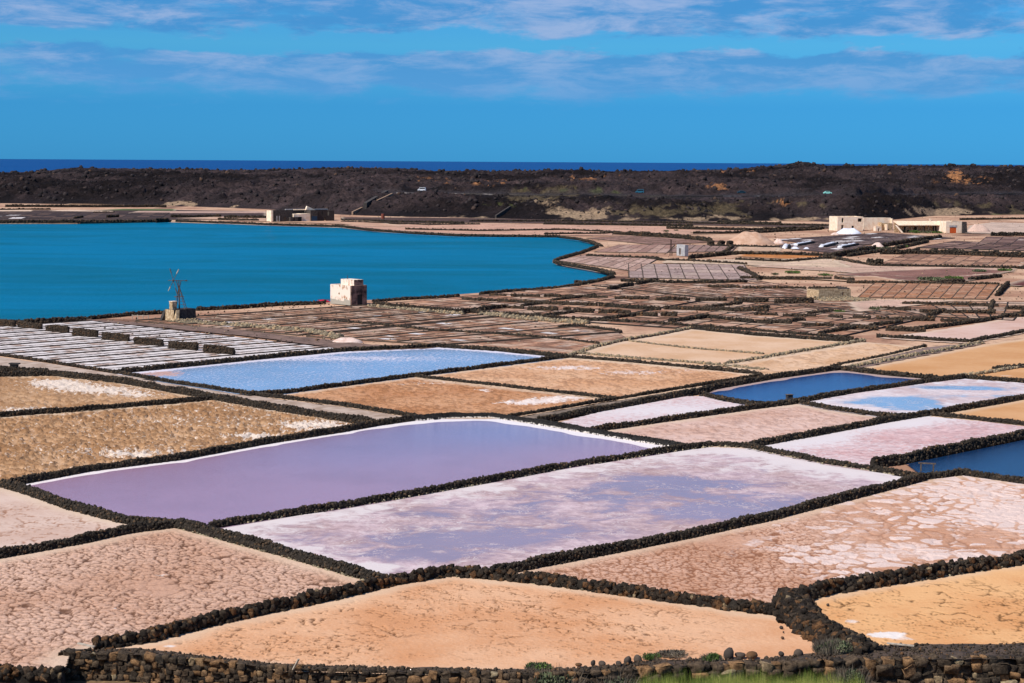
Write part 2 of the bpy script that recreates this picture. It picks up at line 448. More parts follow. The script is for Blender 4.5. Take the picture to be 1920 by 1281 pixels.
def water_material(name, c1, c2, rough=0.2, ripple=0.5, scale=0.5, spec=0.5, foam=False, band=(0.006, 0.05)):
    m, t, b = material(name)
    p = t.new('ShaderNodeTexCoord').outputs['Object']
    st = t.noise(t.mapping(p, rot=(0, 0, 0.04), sc=(band[0], band[1], 1)), 1.0, 5, 0.6, 0.5)
    st2 = t.noise(t.mapping(p, rot=(0, 0, -.12), sc=(band[0] * 3.5, band[1] * 1.6, 1)), 1.0, 7, 0.7, 1.2)
    c = t.mix(t.step(t.math('ADD', t.math('MULTIPLY', st, .5), t.math('MULTIPLY', st2, .5)), 0.38, 0.62), c1, c2)
    if foam:
        f = t.step(t.noise(t.mapping(p, sc=(0.05, 0.012, 1)), 1.0, 3, 0.8), 0.79, 0.83)
        c = t.mix(t.math('MULTIPLY', f, t.step(t.noise(p, 0.0007, 2), 0.35, 0.6)), c, (0.7, 0.75, 0.8))
    t.put(b.inputs['Base Color'], c)
    b.inputs['Roughness'].default_value = rough; b.inputs['Specular IOR Level'].default_value = spec; b.inputs['IOR'].default_value = 1.33
    t.put(b.inputs['Normal'], t.bump(t.noise(t.mapping(p, rot=(0, 0, 0.5), sc=(1, 2.0, 1)), scale, 5, 0.6), ripple, 1.0))
    return m

# ------------------------------------------------------------------ surfaces
def inside(x, y, poly):
    r = np.zeros(x.shape, bool); n = len(poly); j = n - 1
    for i in range(n):
        xi, yi = poly[i]; xj, yj = poly[j]
        c = ((yi > y) != (yj > y)) & (x < (xj - xi) * (y - yi) / ((yj - yi) if yj != yi else 1e-9) + xi)
        r ^= c; j = i
    return r

def edge_dist(x, y, a, b):
    dx, dy = b[0] - a[0], b[1] - a[1]; L = dx * dx + dy * dy + 1e-9
    t = np.clip(((x - a[0]) * dx + (y - a[1]) * dy) / L, 0, 1)
    return np.hypot(x - a[0] - t * dx, y - a[1] - t * dy)

_zoff = [0]
def surface(name, px_poly, res, mat, label, relief=None, salt=None, wet=None, rim=None, tint=None, wetbase=0.0, saltbase=0.0, z=0.0, seed=0, saltfn=None):
    """one pan floor: a fine mesh clipped to its outline. relief(x,y)->(dz,crack). salt/wet: [(px,py,rx,ry,amp)] stains standing at those places"""
    poly = GV(px_poly, 0.3); P = np.array(poly)
    th = math.radians(45); ca, sa = math.cos(th), math.sin(th)
    U = P[:, 0] * ca + P[:, 1] * sa; Vv = -P[:, 0] * sa + P[:, 1] * ca
    u = np.arange(U.min(), U.max() + res, res); v = np.arange(Vv.min(), Vv.max() + res, res)
    uu, vv = np.meshgrid(u, v, indexing='ij')
    x = uu * ca - vv * sa; y = uu * sa + vv * ca
    cx = (x[:-1, :-1] + x[1:, 1:]) / 2; cy = (y[:-1, :-1] + y[1:, 1:]) / 2
    keep = inside(cx, cy, poly)
    idx = np.arange(x.size).reshape(x.shape)
    q = np.stack([idx[:-1, :-1], idx[1:, :-1], idx[1:, 1:], idx[:-1, 1:]], -1)[keep]
    used, inv = np.unique(q, return_inverse=True)
    xx, yy = x.ravel()[used], y.ravel()[used]; q = inv.reshape(-1, 4)
    dz = np.zeros_like(xx); crack = np.zeros_like(xx)
    if relief: dz, crack = relief(xx, yy)
    edge = np.full_like(xx, 99.0)
    for i_ in range(len(poly)): edge = np.minimum(edge, edge_dist(xx, yy, poly[i_], poly[(i_ + 1) % len(poly)]))
    edge = np.exp(-(np.maximum(edge - .45 + (fbm(xx / 1.5, yy / 1.5, 3, 91) - .5) * .9, 0) / .75) ** 2)
    dz = dz * (1 - .8 * edge) + edge * .03; crack = crack * (1 - edge)
    _zoff[0] += 1
    Z = z - 0.004 * (_zoff[0] % 9) + dz
    V3 = np.stack([xx, yy, Z], 1)
    qx, qy = PX(np.stack([xx, yy, np.zeros_like(xx)], 1))
    def spots(L, base):
        a = np.full_like(xx, base)
        for (sx, sy, rx, ry, amp) in (L or []):
            a += amp * np.exp(-(((qx - sx) / rx) ** 2 + ((qy - sy) / ry) ** 2))
        return a
    sa_ = spots(salt, saltbase)
    for (ea, eb, wd, amp) in (rim or []):
        A_, B_ = G(*ea, 0.3)[:2], G(*eb, 0.3)[:2]
        sa_ += amp * np.exp(-(np.maximum(edge_dist(xx, yy, A_, B_) - 0.4, 0) / wd) ** 2)
    if saltfn: sa_ = sa_ + saltfn(xx, yy, crack)
    o = mesh_np(name, V3, q, mat, {'edge': edge, 'crack': crack, 'salt': sa_, 'wet': spots(wet, wetbase), 'tint': np.clip(spots(tint, 0.0), 0, 1)}, smooth=True)
    return struct(o, label)

def r_cracks(cell, depth, width=0.13, warp=0.5, part=0.0, seed=1, elong=1.0):
    def f(x, y):
        wx = x + (fbm(x / cell * .7, y / cell * .7, 2, seed) - .5) * warp * cell * 2
        wy = y + (fbm(x / cell * .7 + 40, y / cell * .7, 2, seed + 3) - .5) * warp * cell * 2
        f1, f2, cid = voro(wx / cell * elong, wy / cell, seed)
        e = f2 - f1
        g1, g2, _ = voro(wx / cell / 2.7, wy / cell / 2.7, seed + 50)
        e2 = (g2 - g1) * 1.6
        msk = sstep(fbm(x / 7, y / 7, 3, seed + 8), 0.5 - 0.35 + part * 0.35, 0.62 - 0.35 + part * 0.35) if part < 1 else sstep(fbm(x / 9, y / 9, 3, seed + 8), .5, .6)
        c = np.maximum((1 - sstep(e, width * .4, width)) * msk, (1 - sstep(e2, width * .3, width * .9)) * (0.4 + 0.6 * msk))
        up = sstep(e, width, width + .25) * depth * .25
        dz = -c * depth + up + (cid - .5) * depth * .7 + (fbm(x / 3, y / 3, 3, seed) - .5) * depth
        return dz, np.clip(c, 0, 1) * 0.9
    return f

def r_dots(cell, depth, seed):
    """cracks that only open here and there, with crumbs along them"""
    base = r_cracks(cell, depth, 0.09, .8, seed=seed)
    def f(x, y):
        dz, c = base(x, y)
        on = sstep(fbm(x / .7, y / .7, 3, seed + 2), .50, .56) * sstep(fbm(x / 6, y / 6, 2, seed + 4), .34, .5)
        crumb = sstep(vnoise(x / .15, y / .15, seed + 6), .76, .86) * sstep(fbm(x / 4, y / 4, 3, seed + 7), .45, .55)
        return c * 0 - c * on * depth * 1.6 + crumb * .05 + (fbm(x / 2.5, y / 2.5, 3, seed) - .5) * .03, np.clip(c * on * 1.0 + crumb * .6, 0, 1)  # crumbs coloured dark to paint in their small shadows and holes
    return f

def r_clods(size, hgt, thr=0.5, seed=3, cc=0.0):
    def f(x, y):
        n = fbm(x / size, y / size, 4, seed, 0.6); m = fbm(x / size / 6, y / size / 6, 3, seed + 9)
        t = thr - (m - .5) * .25
        a = sstep(n, t - .03, t + .10)
        dz = a * hgt * (0.5 + vnoise(x / size * 2.3, y / size * 2.3, seed + 4)) 
        return dz, np.clip(a * cc, 0, 1)
    return f

def r_flat(h=0.02, seed=5):
    return lambda x, y: ((fbm(x / 2.2, y / 2.2, 4, seed) - .5) * h * 2, np.zeros_like(x))

# ------------------------------------------------------------------ walls
def resample(path, step):
    P = np.asarray(path, float); seg = np.hypot(*(P[1:] - P[:-1]).T); s = np.concatenate([[0], np.cumsum(seg)])
    n = max(2, int(s[-1] / step) + 1); t = np.linspace(0, s[-1], n)
    Q = np.stack([np.interp(t, s, P[:, 0]), np.interp(t, s, P[:, 1])], 1)
    T = np.gradient(Q, axis=0); T /= (np.linalg.norm(T, axis=1, keepdims=True) + 1e-9)
    return Q, T, t

def ridge(path, h, wb, wt, step=0.4, rough=0.08, z0=-0.3, seed=0, wob=0.15):
    """cross-section ridge along a path. h may be a number or list per path vertex"""
    Q, T, t = resample(path, step)
    N = np.stack([-T[:, 1], T[:, 0]], 1)
    if np.ndim(h):
        P = np.asarray(path, float); s = np.concatenate([[0], np.cumsum(np.hypot(*(P[1:] - P[:-1]).T))]); hh = np.interp(t, s, h)
    else: hh = np.full(len(t), float(h))
    hh = hh * (1 + (vnoise(t / 2.1, t * 0 + seed, seed) - .5) * rough * 3)
    off = (vnoise(t / 6.0, t * 0 + seed + 3, seed) - .5) * wob
    Q = Q + N * off[:, None]
    prof = [(-.5 * wb, None), (-.44 * wb, .45), (-.5 * wt, .92), (0, 1.0), (.5 * wt, .92), (.44 * wb, .45), (.5 * wb, None)]
    rows = []
    rg = np.random.default_rng(seed + 11)
    for a, zf in prof:
        z = np.full(len(t), z0) if zf is None else hh * zf
        r = rg.normal(0, rough * 0.5, (len(t), 3)) * (0 if zf is None else 1)
        rows.append(np.stack([Q[:, 0] + N[:, 0] * (a) + r[:, 0], Q[:, 1] + N[:, 1] * a + r[:, 1], z + r[:, 2] * .6], 1))
    V = np.stack(rows, 1); n, k = V.shape[:2]
    idx = np.arange(n * k).reshape(n, k)
    q = np.stack([idx[:-1, :-1], idx[:-1, 1:], idx[1:, 1:], idx[1:, :-1]], -1).reshape(-1, 4)
    caps = np.array([[idx[0, 0], idx[0, 6], idx[0, 5], idx[0, 1]], [idx[0, 1], idx[0, 5], idx[0, 4], idx[0, 2]],
                     [idx[-1, 6], idx[-1, 0], idx[-1, 1], idx[-1, 5]], [idx[-1, 5], idx[-1, 1], idx[-1, 2], idx[-1, 4]]])
    return V.reshape(-1, 3), np.concatenate([q, caps]), (Q, N, T, t, hh)

_wseed = [0]
STONE_MESHES = {}
def stone_mesh(k, mat):
    key = (k, mat.name)
    if key not in STONE_MESHES:
        V, Q, T = ROCKS[k]
        o = mesh_np('stone', V, [T, Q], mat, link=False); STONE_MESHES[key] = o.data; bpy.data.objects.remove(o)
    return STONE_MESHES[key]

def stone_obj(P, R, sc, parent, mat, k, name='stone'):
    o = bpy.data.objects.new(name, stone_mesh(k, mat)); COL.objects.link(o); o.parent = parent
    M = Matrix([[*(R[i] * sc).tolist(), float(P[i])] for i in range(3)] + [[0, 0, 0, 1]])
    o.matrix_local = M
    return o

def wall(label, px, h=0.8, wb=1.1, wt=0.55, size=0.30, group=None, foot=0.0, mat=None, singles=0, zc=None, cat='stone wall', name='stone_wall', cover=1.0, crust=0.0):
    mat = mat or M_BAS
    dist_ = G(*px[len(px) // 2])[1]; near_ = dist_ < 215
    ks = (.72, .64, .58) if dist_ < 135 else ((.57, .50, .60) if near_ else ((.60, .52, .76) if dist_ < 420 else (.52, .55, .80)))
    h = [v * ks[0] for v in h] if np.ndim(h) else h * ks[0]
    wb *= ks[1]; wt *= ks[1]; size *= (ks[2] if not singles else .64)
    _wseed[0] += 1; seed = _wseed[0]; rg = np.random.default_rng(1000 + seed)
    zc = (np.mean(h) * 0.5) if zc is None else zc
    path = GV(px, zc)
    V, q, (Q, N, T, t, hh) = ridge(path, h, wb * .86, wt * .8, step=max(.35, size), rough=0.1, seed=seed)
    L = t[-1]; hm = float(np.mean(hh))
    slant = math.hypot(hm, (wb - wt) / 2)
    area = L * (2 * slant + wt)
    n = int(area / (size * size) * cover)
    # where on the section: left face, top, right face
    nyy = float(np.mean(N[:, 1])); per = np.array([slant * (.4 if nyy < -.2 else 1), wt, slant * (.4 if nyy > .2 else 1)]); n = int(n * per.sum() / (2 * slant + wt)); per = per / per.sum()
    which = rg.choice(3, n, p=per); s = rg.random(n) * L; a = rg.random(n)
    qi = np.interp(s, t, np.arange(len(t))).astype(int).clip(0, len(t) - 1)
    H = np.interp(s, t, hh)
    cx = np.interp(s, t, Q[:, 0]); cy = np.interp(s, t, Q[:, 1])
    side = np.where(which == 0, -1.0, 1.0)
    offs = np.where(which == 1, (a - .5) * wt, side * (wb / 2 - a * (wb - wt) / 2))
    z = np.where(which == 1, H, a * H)
    Pp = np.stack([cx + N[qi, 0] * offs, cy + N[qi, 1] * offs, z - size * .12], 1)
    sz = size * rg.uniform(0.7, 1.45, n)
    ft = np.where(which == 1, 0.0, np.clip(1 - z / (0.45 * max(hm, .1)), 0, 1)) * foot
    if crust: ft = ft + crust * (0.35 + 0.5 * rg.random(n))
    root = mesh_np(name, V, q, mat, {'rnd': np.full(len(V), .1), 'foot': np.zeros(len(V))})
    tag(root, label, cat, group)
    if singles:
        # the stones nearest to the camera's side stand as objects of their own
        toc = N[qi, 1] * offs < 0.05
        cand = np.where(toc)[0]; big = cand[np.argsort(-sz[cand])][:singles]
        R = rot_mats(len(big), rg)
        for j, i in enumerate(big):
            stone_obj(Pp[i], R[j], sz[i] * 1.2 * rg.uniform(.8, 1.25, 3), root, M_BASO, int(rg.integers(0, 10)))
        m = np.ones(n, bool); m[big] = False
        Pp, sz, ft = Pp[m], sz[m], ft[m]
    V, fs, at = scatter_rocks(Pp, sz, rg, ft)
    r = mesh_np('rubble', V, fs, mat, at, parent=root); r['kind'] = 'stuff'
    return root

# ================================================================== THE SETTING
# land: one sheet with the lagoon cut out of it
near_shore = [(-900, 652), (-300, 616), (0, 603), (80, 600), (160, 595), (240, 588), (330, 584), (420, 577), (520, 569), (620, 566), (700, 562), (800, 556), (900, 549), (960, 544), (1040, 539), (1090, 532), (1130, 523), (1152, 515),
              (1135, 509), (1110, 503), (1075, 497), (1045, 492), (1036, 488), (1050, 482), (1075, 475), (1105, 467), (1122, 460), (1105, 452), (1080, 446), (1050, 442)]
far_shore = [(1000, 441), (930, 441), (860, 440), (780, 436), (700, 431), (640, 424), (500, 420), (420, 417), (315, 414), (150, 417), (0, 417), (-300, 416), (-900, 414)]
shore = [tuple(G(a, b, -0.1)[:2]) for a, b in near_shore + far_shore]
low_bank = [(118, 1226), (270, 1229), (360, 1238), (530, 1254), (650, 1256), (760, 1260), (900, 1262), (1000, 1264), (1120, 1260), (1200, 1253), (1300, 1247), (1420, 1246), (1520, 1241), (1600, 1238), (1750, 1236), (2000, 1236)]
front = [tuple(G(a, b, .1)[:2]) for a, b in [(-200, 1262), (0, 1264), (117, 1266)] + [(a_, b_ - 7) for a_, b_ in low_bank]]
poly = [(-760, 90), (-1200, shore[0][1])] + shore + [(-1400, shore[-1][1]), (-1400, 1420), (900, 1420), (900, 92)] + front[::-1]
import bmesh
def sheet(name, poly, z, mat, depth=0.0):
    bm = bmesh.new(); vs = [bm.verts.new((a, b, z)) for a, b in poly]; f = bm.faces.new(vs)
    if f.normal.z < 0: f.normal_flip()
    bm.normal_update()
    if f.normal.z < 0: bmesh.ops.reverse_faces(bm, faces=[f])
    bmesh.ops.triangulate(bm, faces=bm.faces[:])
    if depth:
        n = len(vs); lo = [bm.verts.new((a, b, z - depth)) for a, b in poly]
        for i in range(n): bm.faces.new((vs[i], vs[(i + 1) % n], lo[(i + 1) % n], lo[i]))
    me = bpy.data.meshes.new(name); bm.to_mesh(me); bm.free(); me.materials.append(mat)
    o = bpy.data.objects.new(name, me); COL.objects.link(o); return o

M_LAND, t, b = material('saltworks_ground')
p = t.new('ShaderNodeTexCoord').outputs['Object']
c = t.mix(t.step(t.noise(p, 0.05, 6, 0.6), 0.38, 0.62), srgb(178, 134, 108), srgb(218, 178, 146))
c = t.mix(t.math('MULTIPLY', t.step(t.noise(p, 0.5, 5, 0.7), 0.52, 0.66), 0.6), c, srgb(105, 78, 62))
c = t.mix(t.step(t.noise(t.mapping(p, sc=(1, 1, 1)), 0.02, 4, 0.6), 0.58, 0.66), c, srgb(110, 80, 66))
t.put(b.inputs['Base Color'], c); b.inputs['Roughness'].default_value = 0.95; b.inputs['Specular IOR Level'].default_value = 0.1
t.put(b.inputs['Normal'], t.bump(t.noise(p, 1.2, 5, 0.7), 0.7, 0.3))
struct(sheet('ground', poly, -0.12, M_LAND, 1.6), 'tan and brown ground of the saltworks between pans and lagoon')

M_LAGOON = water_material('lagoon_water', (0.000, 0.112, 0.185), (0.000, 0.150, 0.285), rough=0.4, ripple=0.5, scale=0.9, spec=0.04, band=(0.005, 0.026))
lag = [(-1500, 200), (500, 200), (500, 900), (-1500, 900)]
struct(sheet('lagoon_water', lag, -0.75, M_LAGOON), 'turquoise lagoon with darker wind streaks')
struct(sheet('lagoon_bed', [(-1500, 200), (500, 200), (500, 900), (-1500, 900)], -2.6, simple('bed', (0.05, 0.05, 0.04))), 'bed of the lagoon')
M_SEA = water_material('sea_water', (0.0, 0.038, 0.155), (0.0, 0.058, 0.215), rough=0.4, ripple=0.4, scale=0.35, spec=0.06, foam=True, band=(0.001, 0.006))
struct(sheet('sea', [(-30000, 1430), (30000, 1430), (30000, 70000), (-30000, 70000)], -0.9, M_SEA), 'deep blue ocean with a few white caps on the horizon')

# lava field
def footline(bx):
    xs = [-400, 0, 300, 500, 640, 760, 850, 1000, 1250, 1500, 1600, 1750, 1920, 2300]
    ys = [376, 379, 383, 390, 400, 404, 405, 409, 413, 411, 416, 402, 400, 398]
    y = np.interp(bx, xs, ys); hor = 297 + 11 * bx / 1920
    return 24.6 * F / (y - hor)
def crest(bx):
    xs = [-400, 0, 60, 150, 250, 350, 420, 500, 600, 700, 750, 850, 950, 1050, 1150, 1250, 1350, 1420, 1460, 1480, 1500, 1520, 1545, 1600, 1700, 1800, 1920, 2300]
    ys = [330, 326, 325, 317.5, 320, 319, 321, 319, 317.5, 318, 319, 323, 323, 322, 322.5, 323, 321, 316, 312.5, 309, 306, 308.5, 313.5, 313, 313.5, 311.5, 313, 312]
    return np.interp(bx, xs, ys) - (297 + 11 * bx / 1920)
nb, nd = 720, 370
bx = np.linspace(-260, 2180, nb)
s = np.concatenate([[-6, -2], np.linspace(0, 1, nd - 2) ** 1.5 * 760])
BX, SS = np.meshgrid(bx, s, indexing='ij')
D = footline(BX) + SS
X = (BX - 960) / F * D
crz = CAMZ - crest(BX) * 1500 / F
prof = np.interp(SS, [-6, -2, 0, 8, 22, 50, 90, 140, 210], [-1.5, -1.5, -.2, 1.2, 3.2, 5.6, 7.2, 8.4, 10.0])
t2 = np.clip((D - (footline(BX) + 210)) / (1500 - footline(BX) - 210), 0, 1)
Z = np.where(SS < 210, prof, 10 + (crz - 10) * t2 ** 0.85)
Z = np.where(D > 1510, crz - (D - 1510) * 0.25, Z)
ramp_in = sstep(SS, 0, 35) * (0.35 + 0.65 * (1 - sstep(D, 1250, 1500)))
def ridged(x, y, s, o=3): return 1 - np.abs(fbm(x, y, o, s) * 2 - 1) * 2
rough = 1.25 * ((fbm(X / 38, D / 60, 3, 1) - .5) * 5.6 + ridged(X / 13, D / 20, 2) * 1.5 + ridged(X / 5.2, D / 7, 6, 3) * 1.35 + (vnoise(X / 1.6, D / 2.4, 8) - .5) * 1.9)
rd = (sstep(D, 0, 1) * (1 - sstep(np.abs(SS - 130), 12, 20)))          # smoothed track bed across the field
rd = rd * sstep(BX, 620, 700)
front_ = (1 - .75 * sstep(SS, 60, 95) * (1 - sstep(SS, 112, 118)) * sstep(BX, 640, 760))
CARS = [(790, 352), (1197, 357), (1387, 360), (1548, 363)]
for cx_, cy_ in CARS: front_ = front_ * (1 - .93 * np.exp(-((BX - cx_) / 26) ** 2 - ((SS - 160) / 34) ** 2))
Z = Z + rough * ramp_in * (1 - rd * .92) * front_
Z = np.where(SS <= 0, np.minimum(Z, -0.2), Z)
Vl = np.stack([X, D, Z], -1).reshape(-1, 3)
idx = np.arange(nb * len(s)).reshape(nb, len(s))
ql = np.stack([idx[:-1, :-1], idx[1:, :-1], idx[1:, 1:], idx[:-1, 1:]], -1).reshape(-1, 4)
qx, qy = PX(Vl)
base = np.array([[0.011, 0.0085, 0.009]]) + (fbm(X / 9, D / 14, 4, 30).reshape(-1, 1) ** 2) * np.array([[0.046, 0.031, 0.029]])
base = base * (.45 + 1.1 * sstep(fbm(X / 45, D / 80, 4, 61), .35, .65).reshape(-1, 1))
def patch(cc, col, spots, brk=0.5, seed=2):
    a = np.zeros(len(cc))
    for (sx, sy, rx, ry, amp) in spots: a += amp * np.exp(-(((qx - sx) / rx) ** 2 + ((qy - sy) / ry) ** 2))
    a = (sstep(a + (fbm(X / 6, D / 9, 4, seed).ravel() - .5) * brk * 2.6, .42, .64) * sstep(a, .08, .25))[:, None]
    return cc * (1 - a) + np.array([col]) * a
base = patch(base, (0.075, 0.058, 0.034), [(1060, 358, 110, 9, .6), (1250, 400, 180, 14, .52), (1330, 392, 120, 10, .5), (1000, 375, 80, 14, .5), (1500, 380, 250, 12, .3), (1850, 385, 100, 8, .55), (1900, 402, 60, 8, .6)], .55, 40)
base = patch(base, (0.065, 0.072, 0.028), [(1050, 356, 90, 6, .5), (1140, 360, 40, 5, .45), (1880, 403, 50, 5, .6), (930, 385, 50, 6, .35)], .6, 44)
base = patch(base, (0.27, 0.195, 0.125), [(1080, 398, 90, 11, .62), (1020, 378, 30, 5, .55), (1110, 405, 60, 8, .65), (890, 411, 45, 6, .8), (760, 410, 40, 5, .5), (1320, 408, 60, 6, .7), (1250, 411, 60, 4, .6), (1500, 413, 70, 6, .6), (1740, 396, 45, 9, .75), (1800, 398, 50, 7, .8), (1860, 412, 90, 6, .7), (440, 388, 30, 4, .4), (330, 382, 40, 5, .7), (360, 384, 12, 4, .8)], .6, 48)
base = patch(base, (0.30, 0.14, 0.06), [(1792, 328, 14, 9, 1.0), (1810, 340, 55, 10, .42), (1348, 349, 22, 5, .75), (805, 340, 40, 6, .42), (920, 342, 40, 6, .38), (1470, 378, 24, 4, .5), (1100, 335, 90, 5, .3), (1380, 322, 60, 4, .36)], .7, 52)
roadc = (rd.reshape(-1, 1) * 0.75); base = base * (1 - roadc) + np.array([[0.036, 0.031, 0.033]]) * roadc
M_LAVA, t, b = material('lava_rock')
p = t.new('ShaderNodeTexCoord').outputs['Object']
c = t.acolor('col')
nz = t.noise(p, 0.8, 6, 0.7)
c = t.mix(1.0, c, t.mix(t.step(nz, 0.3, 0.7), (0.45, 0.45, 0.45), (1.7, 1.6, 1.55)), 'MULTIPLY')
t.put(b.inputs['Base Color'], c); b.inputs['Roughness'].default_value = 0.95; b.inputs['Specular IOR Level'].default_value = 0.1
t.put(b.inputs['Normal'], t.bump(t.noise(p, 0.6, 6, 0.75), 1.0, 1.2))
struct(mesh_np('lava_field_terrain', Vl, ql, M_LAVA, {'col': base}), 'rough black lava field rising behind the saltworks')

rgl = np.random.default_rng(77); cand = np.where((Vl[:, 2] > .3) & (rd.ravel() < .2))[0]; cand = cand[np.min([((qx[cand] - a_) / 22) ** 2 + ((SS.ravel()[cand] - 150) / 40) ** 2 for a_, b_ in CARS], axis=0) > 1]; pick = rgl.choice(cand, 9000, replace=False)
szl = (.35 + rgl.random(len(pick)) ** 3 * 2.4) * (Vl[pick, 1] / 1000); szl = np.where(Vl[pick, 2] < 1.5, szl * .4, szl)
vv_, ff_, aa_ = scatter_rocks(Vl[pick] + np.array([0, 0, .1]), szl, rgl)
M_LAVAB = basalt('lava_blocks', dark=(0.010, 0.008, 0.009), mid=(0.040, 0.030, 0.028), brown=(0.09, 0.05, 0.03), brown_at=.9)
o = mesh_np('lava_blocks', vv_, ff_, M_LAVAB, aa_); tag(o, 'loose black lava blocks strewn over the lava field', 'rocks', kind='stuff')

def on_field(px_, py_, dguess=1000):
    """world point where the sight line meets the lava field (nearest mesh row)"""
    k = np.argmin((qx - px_) ** 2 * 2 + (qy - py_) ** 2 + np.where(Vl[:, 2] < 0, 500, 0)); return Vl[k].copy()

# ------------------------------------------------------------------ big pans
M = {}
M['cracked_pink'] = pan_material('cracked_pink_mud', srgb(204, 158, 130), srgb(220, 180, 155), srgb(112, 72, 48, 1.6), bump=0.5, bscale=5, cellscale=None, celld=.0, sk=.55)
M['orange'] = pan_material('orange_silt', srgb(216, 154, 108), srgb(232, 182, 142), srgb(120, 80, 50, 1.5), bump=0.35, bscale=5, cellscale=None, sk=.4, speck=.0)
M['orange_right'] = pan_material('yellow_orange_silt', srgb(222, 158, 102), srgb(236, 182, 126), srgb(120, 85, 50, 1.5), bump=0.35, bscale=4, sk=.4)
M['red_crust'] = pan_material('red_mud_pink_crust', srgb(202, 152, 122), srgb(222, 178, 152), srgb(152, 98, 66, 1.35), salt=srgb(240, 212, 198, 1.3), bump=0.8, bscale=3, sk=.42, sscale=2.2, ssoft=.16)
M['pale_pink'] = pan_material('smooth_pink_mud', srgb(206, 172, 152), srgb(222, 194, 176), srgb(160, 112, 84), bump=0.25, bscale=2, sk=.4)
M['clod'] = pan_material('clodded_tan_mud', srgb(176, 134, 96), srgb(206, 166, 128), srgb(150, 108, 70), salt=srgb(238, 218, 200, 1.3), bump=1.0, bscale=2.6, sk=.8, sscale=1.7, speck=.55, speckc=(.07, .045, .025))
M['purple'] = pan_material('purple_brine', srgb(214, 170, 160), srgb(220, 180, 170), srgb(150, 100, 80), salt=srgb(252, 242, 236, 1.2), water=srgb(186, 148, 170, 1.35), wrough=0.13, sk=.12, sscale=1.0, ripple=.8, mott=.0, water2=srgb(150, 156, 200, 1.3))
M['white_purple'] = pan_material('salt_crust_with_brine', srgb(190, 162, 158), srgb(210, 186, 188), srgb(150, 110, 100), salt=srgb(236, 222, 218, 1.32), mott=.6, water=srgb(172, 146, 158, 1.4), wrough=0.14, sk=1.15, sscale=.55, bump=.2, ripple=.2, fil=.9, soft=.28, ssoft=.26)
M['blue_glint'] = pan_material('blue_brine_with_salt_flakes_and_glints', srgb(190, 150, 140), srgb(205, 165, 150), srgb(150, 100, 80), salt=srgb(235, 225, 232, 1.25), water=srgb(140, 168, 200, 1.15), wrough=0.15, sk=.85, sscale=2.1, ripple=.3, fil=.0, glint=.95)
M['deep_blue'] = pan_material('deep_blue_brine', srgb(120, 80, 70), srgb(150, 110, 95), srgb(80, 60, 50), salt=srgb(200, 170, 155), water=(0.012, 0.05, 0.17), wrough=0.10, sk=.15, ripple=.35)
M['deep_navy'] = pan_material('dark_navy_brine', srgb(120, 80, 70), srgb(150, 110, 95), srgb(80, 60, 50), salt=srgb(200, 170, 155), water=(0.006, 0.030, 0.085), wrough=0.12, sk=.12, ripple=.5)
M['white_pink'] = pan_material('white_salt_over_pink', srgb(205, 160, 155), srgb(222, 190, 186), srgb(150, 110, 100), salt=srgb(236, 224, 222, 1.3), mott=.6, ssoft=.22, water=srgb(150, 150, 205, 1.5), sk=.6, sscale=1.6, bump=.3)
M['white_blue'] = pan_material('white_salt_with_blue_pools', srgb(200, 175, 172), srgb(225, 210, 208), srgb(150, 110, 100), salt=srgb(236, 230, 232, 1.3), ssoft=.22, mott=.4, water=srgb(150, 175, 200, 1.2), sk=.9, sscale=.45, bump=.2, ripple=.15, soft=.2, fil=.7)
M['brown'] = pan_material('brown_orange_mud', srgb(194, 136, 94), srgb(212, 160, 120), srgb(120, 76, 40), salt=srgb(244, 226, 214, 1.25), bump=0.8, bscale=3, sk=.5, sscale=1.2, speck=.15)
M['tan'] = pan_material('tan_mud', srgb(212, 160, 120), srgb(226, 180, 142), srgb(140, 95, 65), salt=srgb(238, 218, 208, 1.28), bump=0.8, bscale=2.4, sk=.55, sscale=1.0, speck=.22)
M['cream'] = pan_material('cream_silt', srgb(212, 168, 128), srgb(228, 190, 156), srgb(150, 105, 70), bump=0.5, bscale=1.8, sk=.5, sscale=.5)
M['ochre'] = pan_material('ochre_silt', srgb(206, 150, 98), srgb(218, 166, 116), srgb(150, 100, 60), bump=0.3, bscale=1.5, sk=.4, sscale=.5)
M['pinkstone'] = pan_material('pink_flat_silt', srgb(208, 168, 148), srgb(222, 188, 172), srgb(140, 95, 75), bump=0.5, bscale=2.2, sk=.5, sscale=.6, speck=.08)

A = [(-160, 1068), (0, 1038), (150, 1012), (240, 992), (337, 980)]
B = [(-160, 900), (0, 905), (43, 916), (133, 947), (233, 973), (337, 981)]
C = [(20, 905), (167, 878), (333, 857), (500, 827), (640, 805), (707, 793), (773, 784), (850, 779), (923, 778), (973, 785), (1107, 807), (1240, 829), (1292, 837)]
Dw = [(393, 985), (500, 968), (640, 947), (873, 907), (1073, 870), (1240, 845), (1332, 832)]
E = [(337, 981), (393, 995), (500, 1025), (640, 1063), (722, 1086)]
Fw = [(175, 1209), (283, 1193), (400, 1162), (500, 1140), (640, 1112), (740, 1087), (840, 1071), (923, 1077), (1040, 1090), (1140, 1103), (1280, 1122), (1380, 1136), (1470, 1145)]
Gw = [(923, 1071), (1073, 1043), (1280, 1002), (1447, 967), (1594, 929), (1729, 894), (1806, 885), (1920, 901), (2080, 924)]
H = [(1332, 832), (1399, 835), (1452, 846), (1559, 867), (1630, 877), (1729, 893)]
I = [(1487, 1120), (1547, 1103), (1680, 1083), (1920, 1045), (2080, 1020)]
J = [(1487, 1122), (1502, 1150), (1547, 1180), (1600, 1203), (1632, 1214)]
Q8 = [(-160, 714), (0, 702), (100, 700), (233, 714), (383, 741), (500, 761), (640, 783), (700, 792)]
R8 = [(217, 697), (333, 717), (467, 737), (640, 758), (783, 780)]
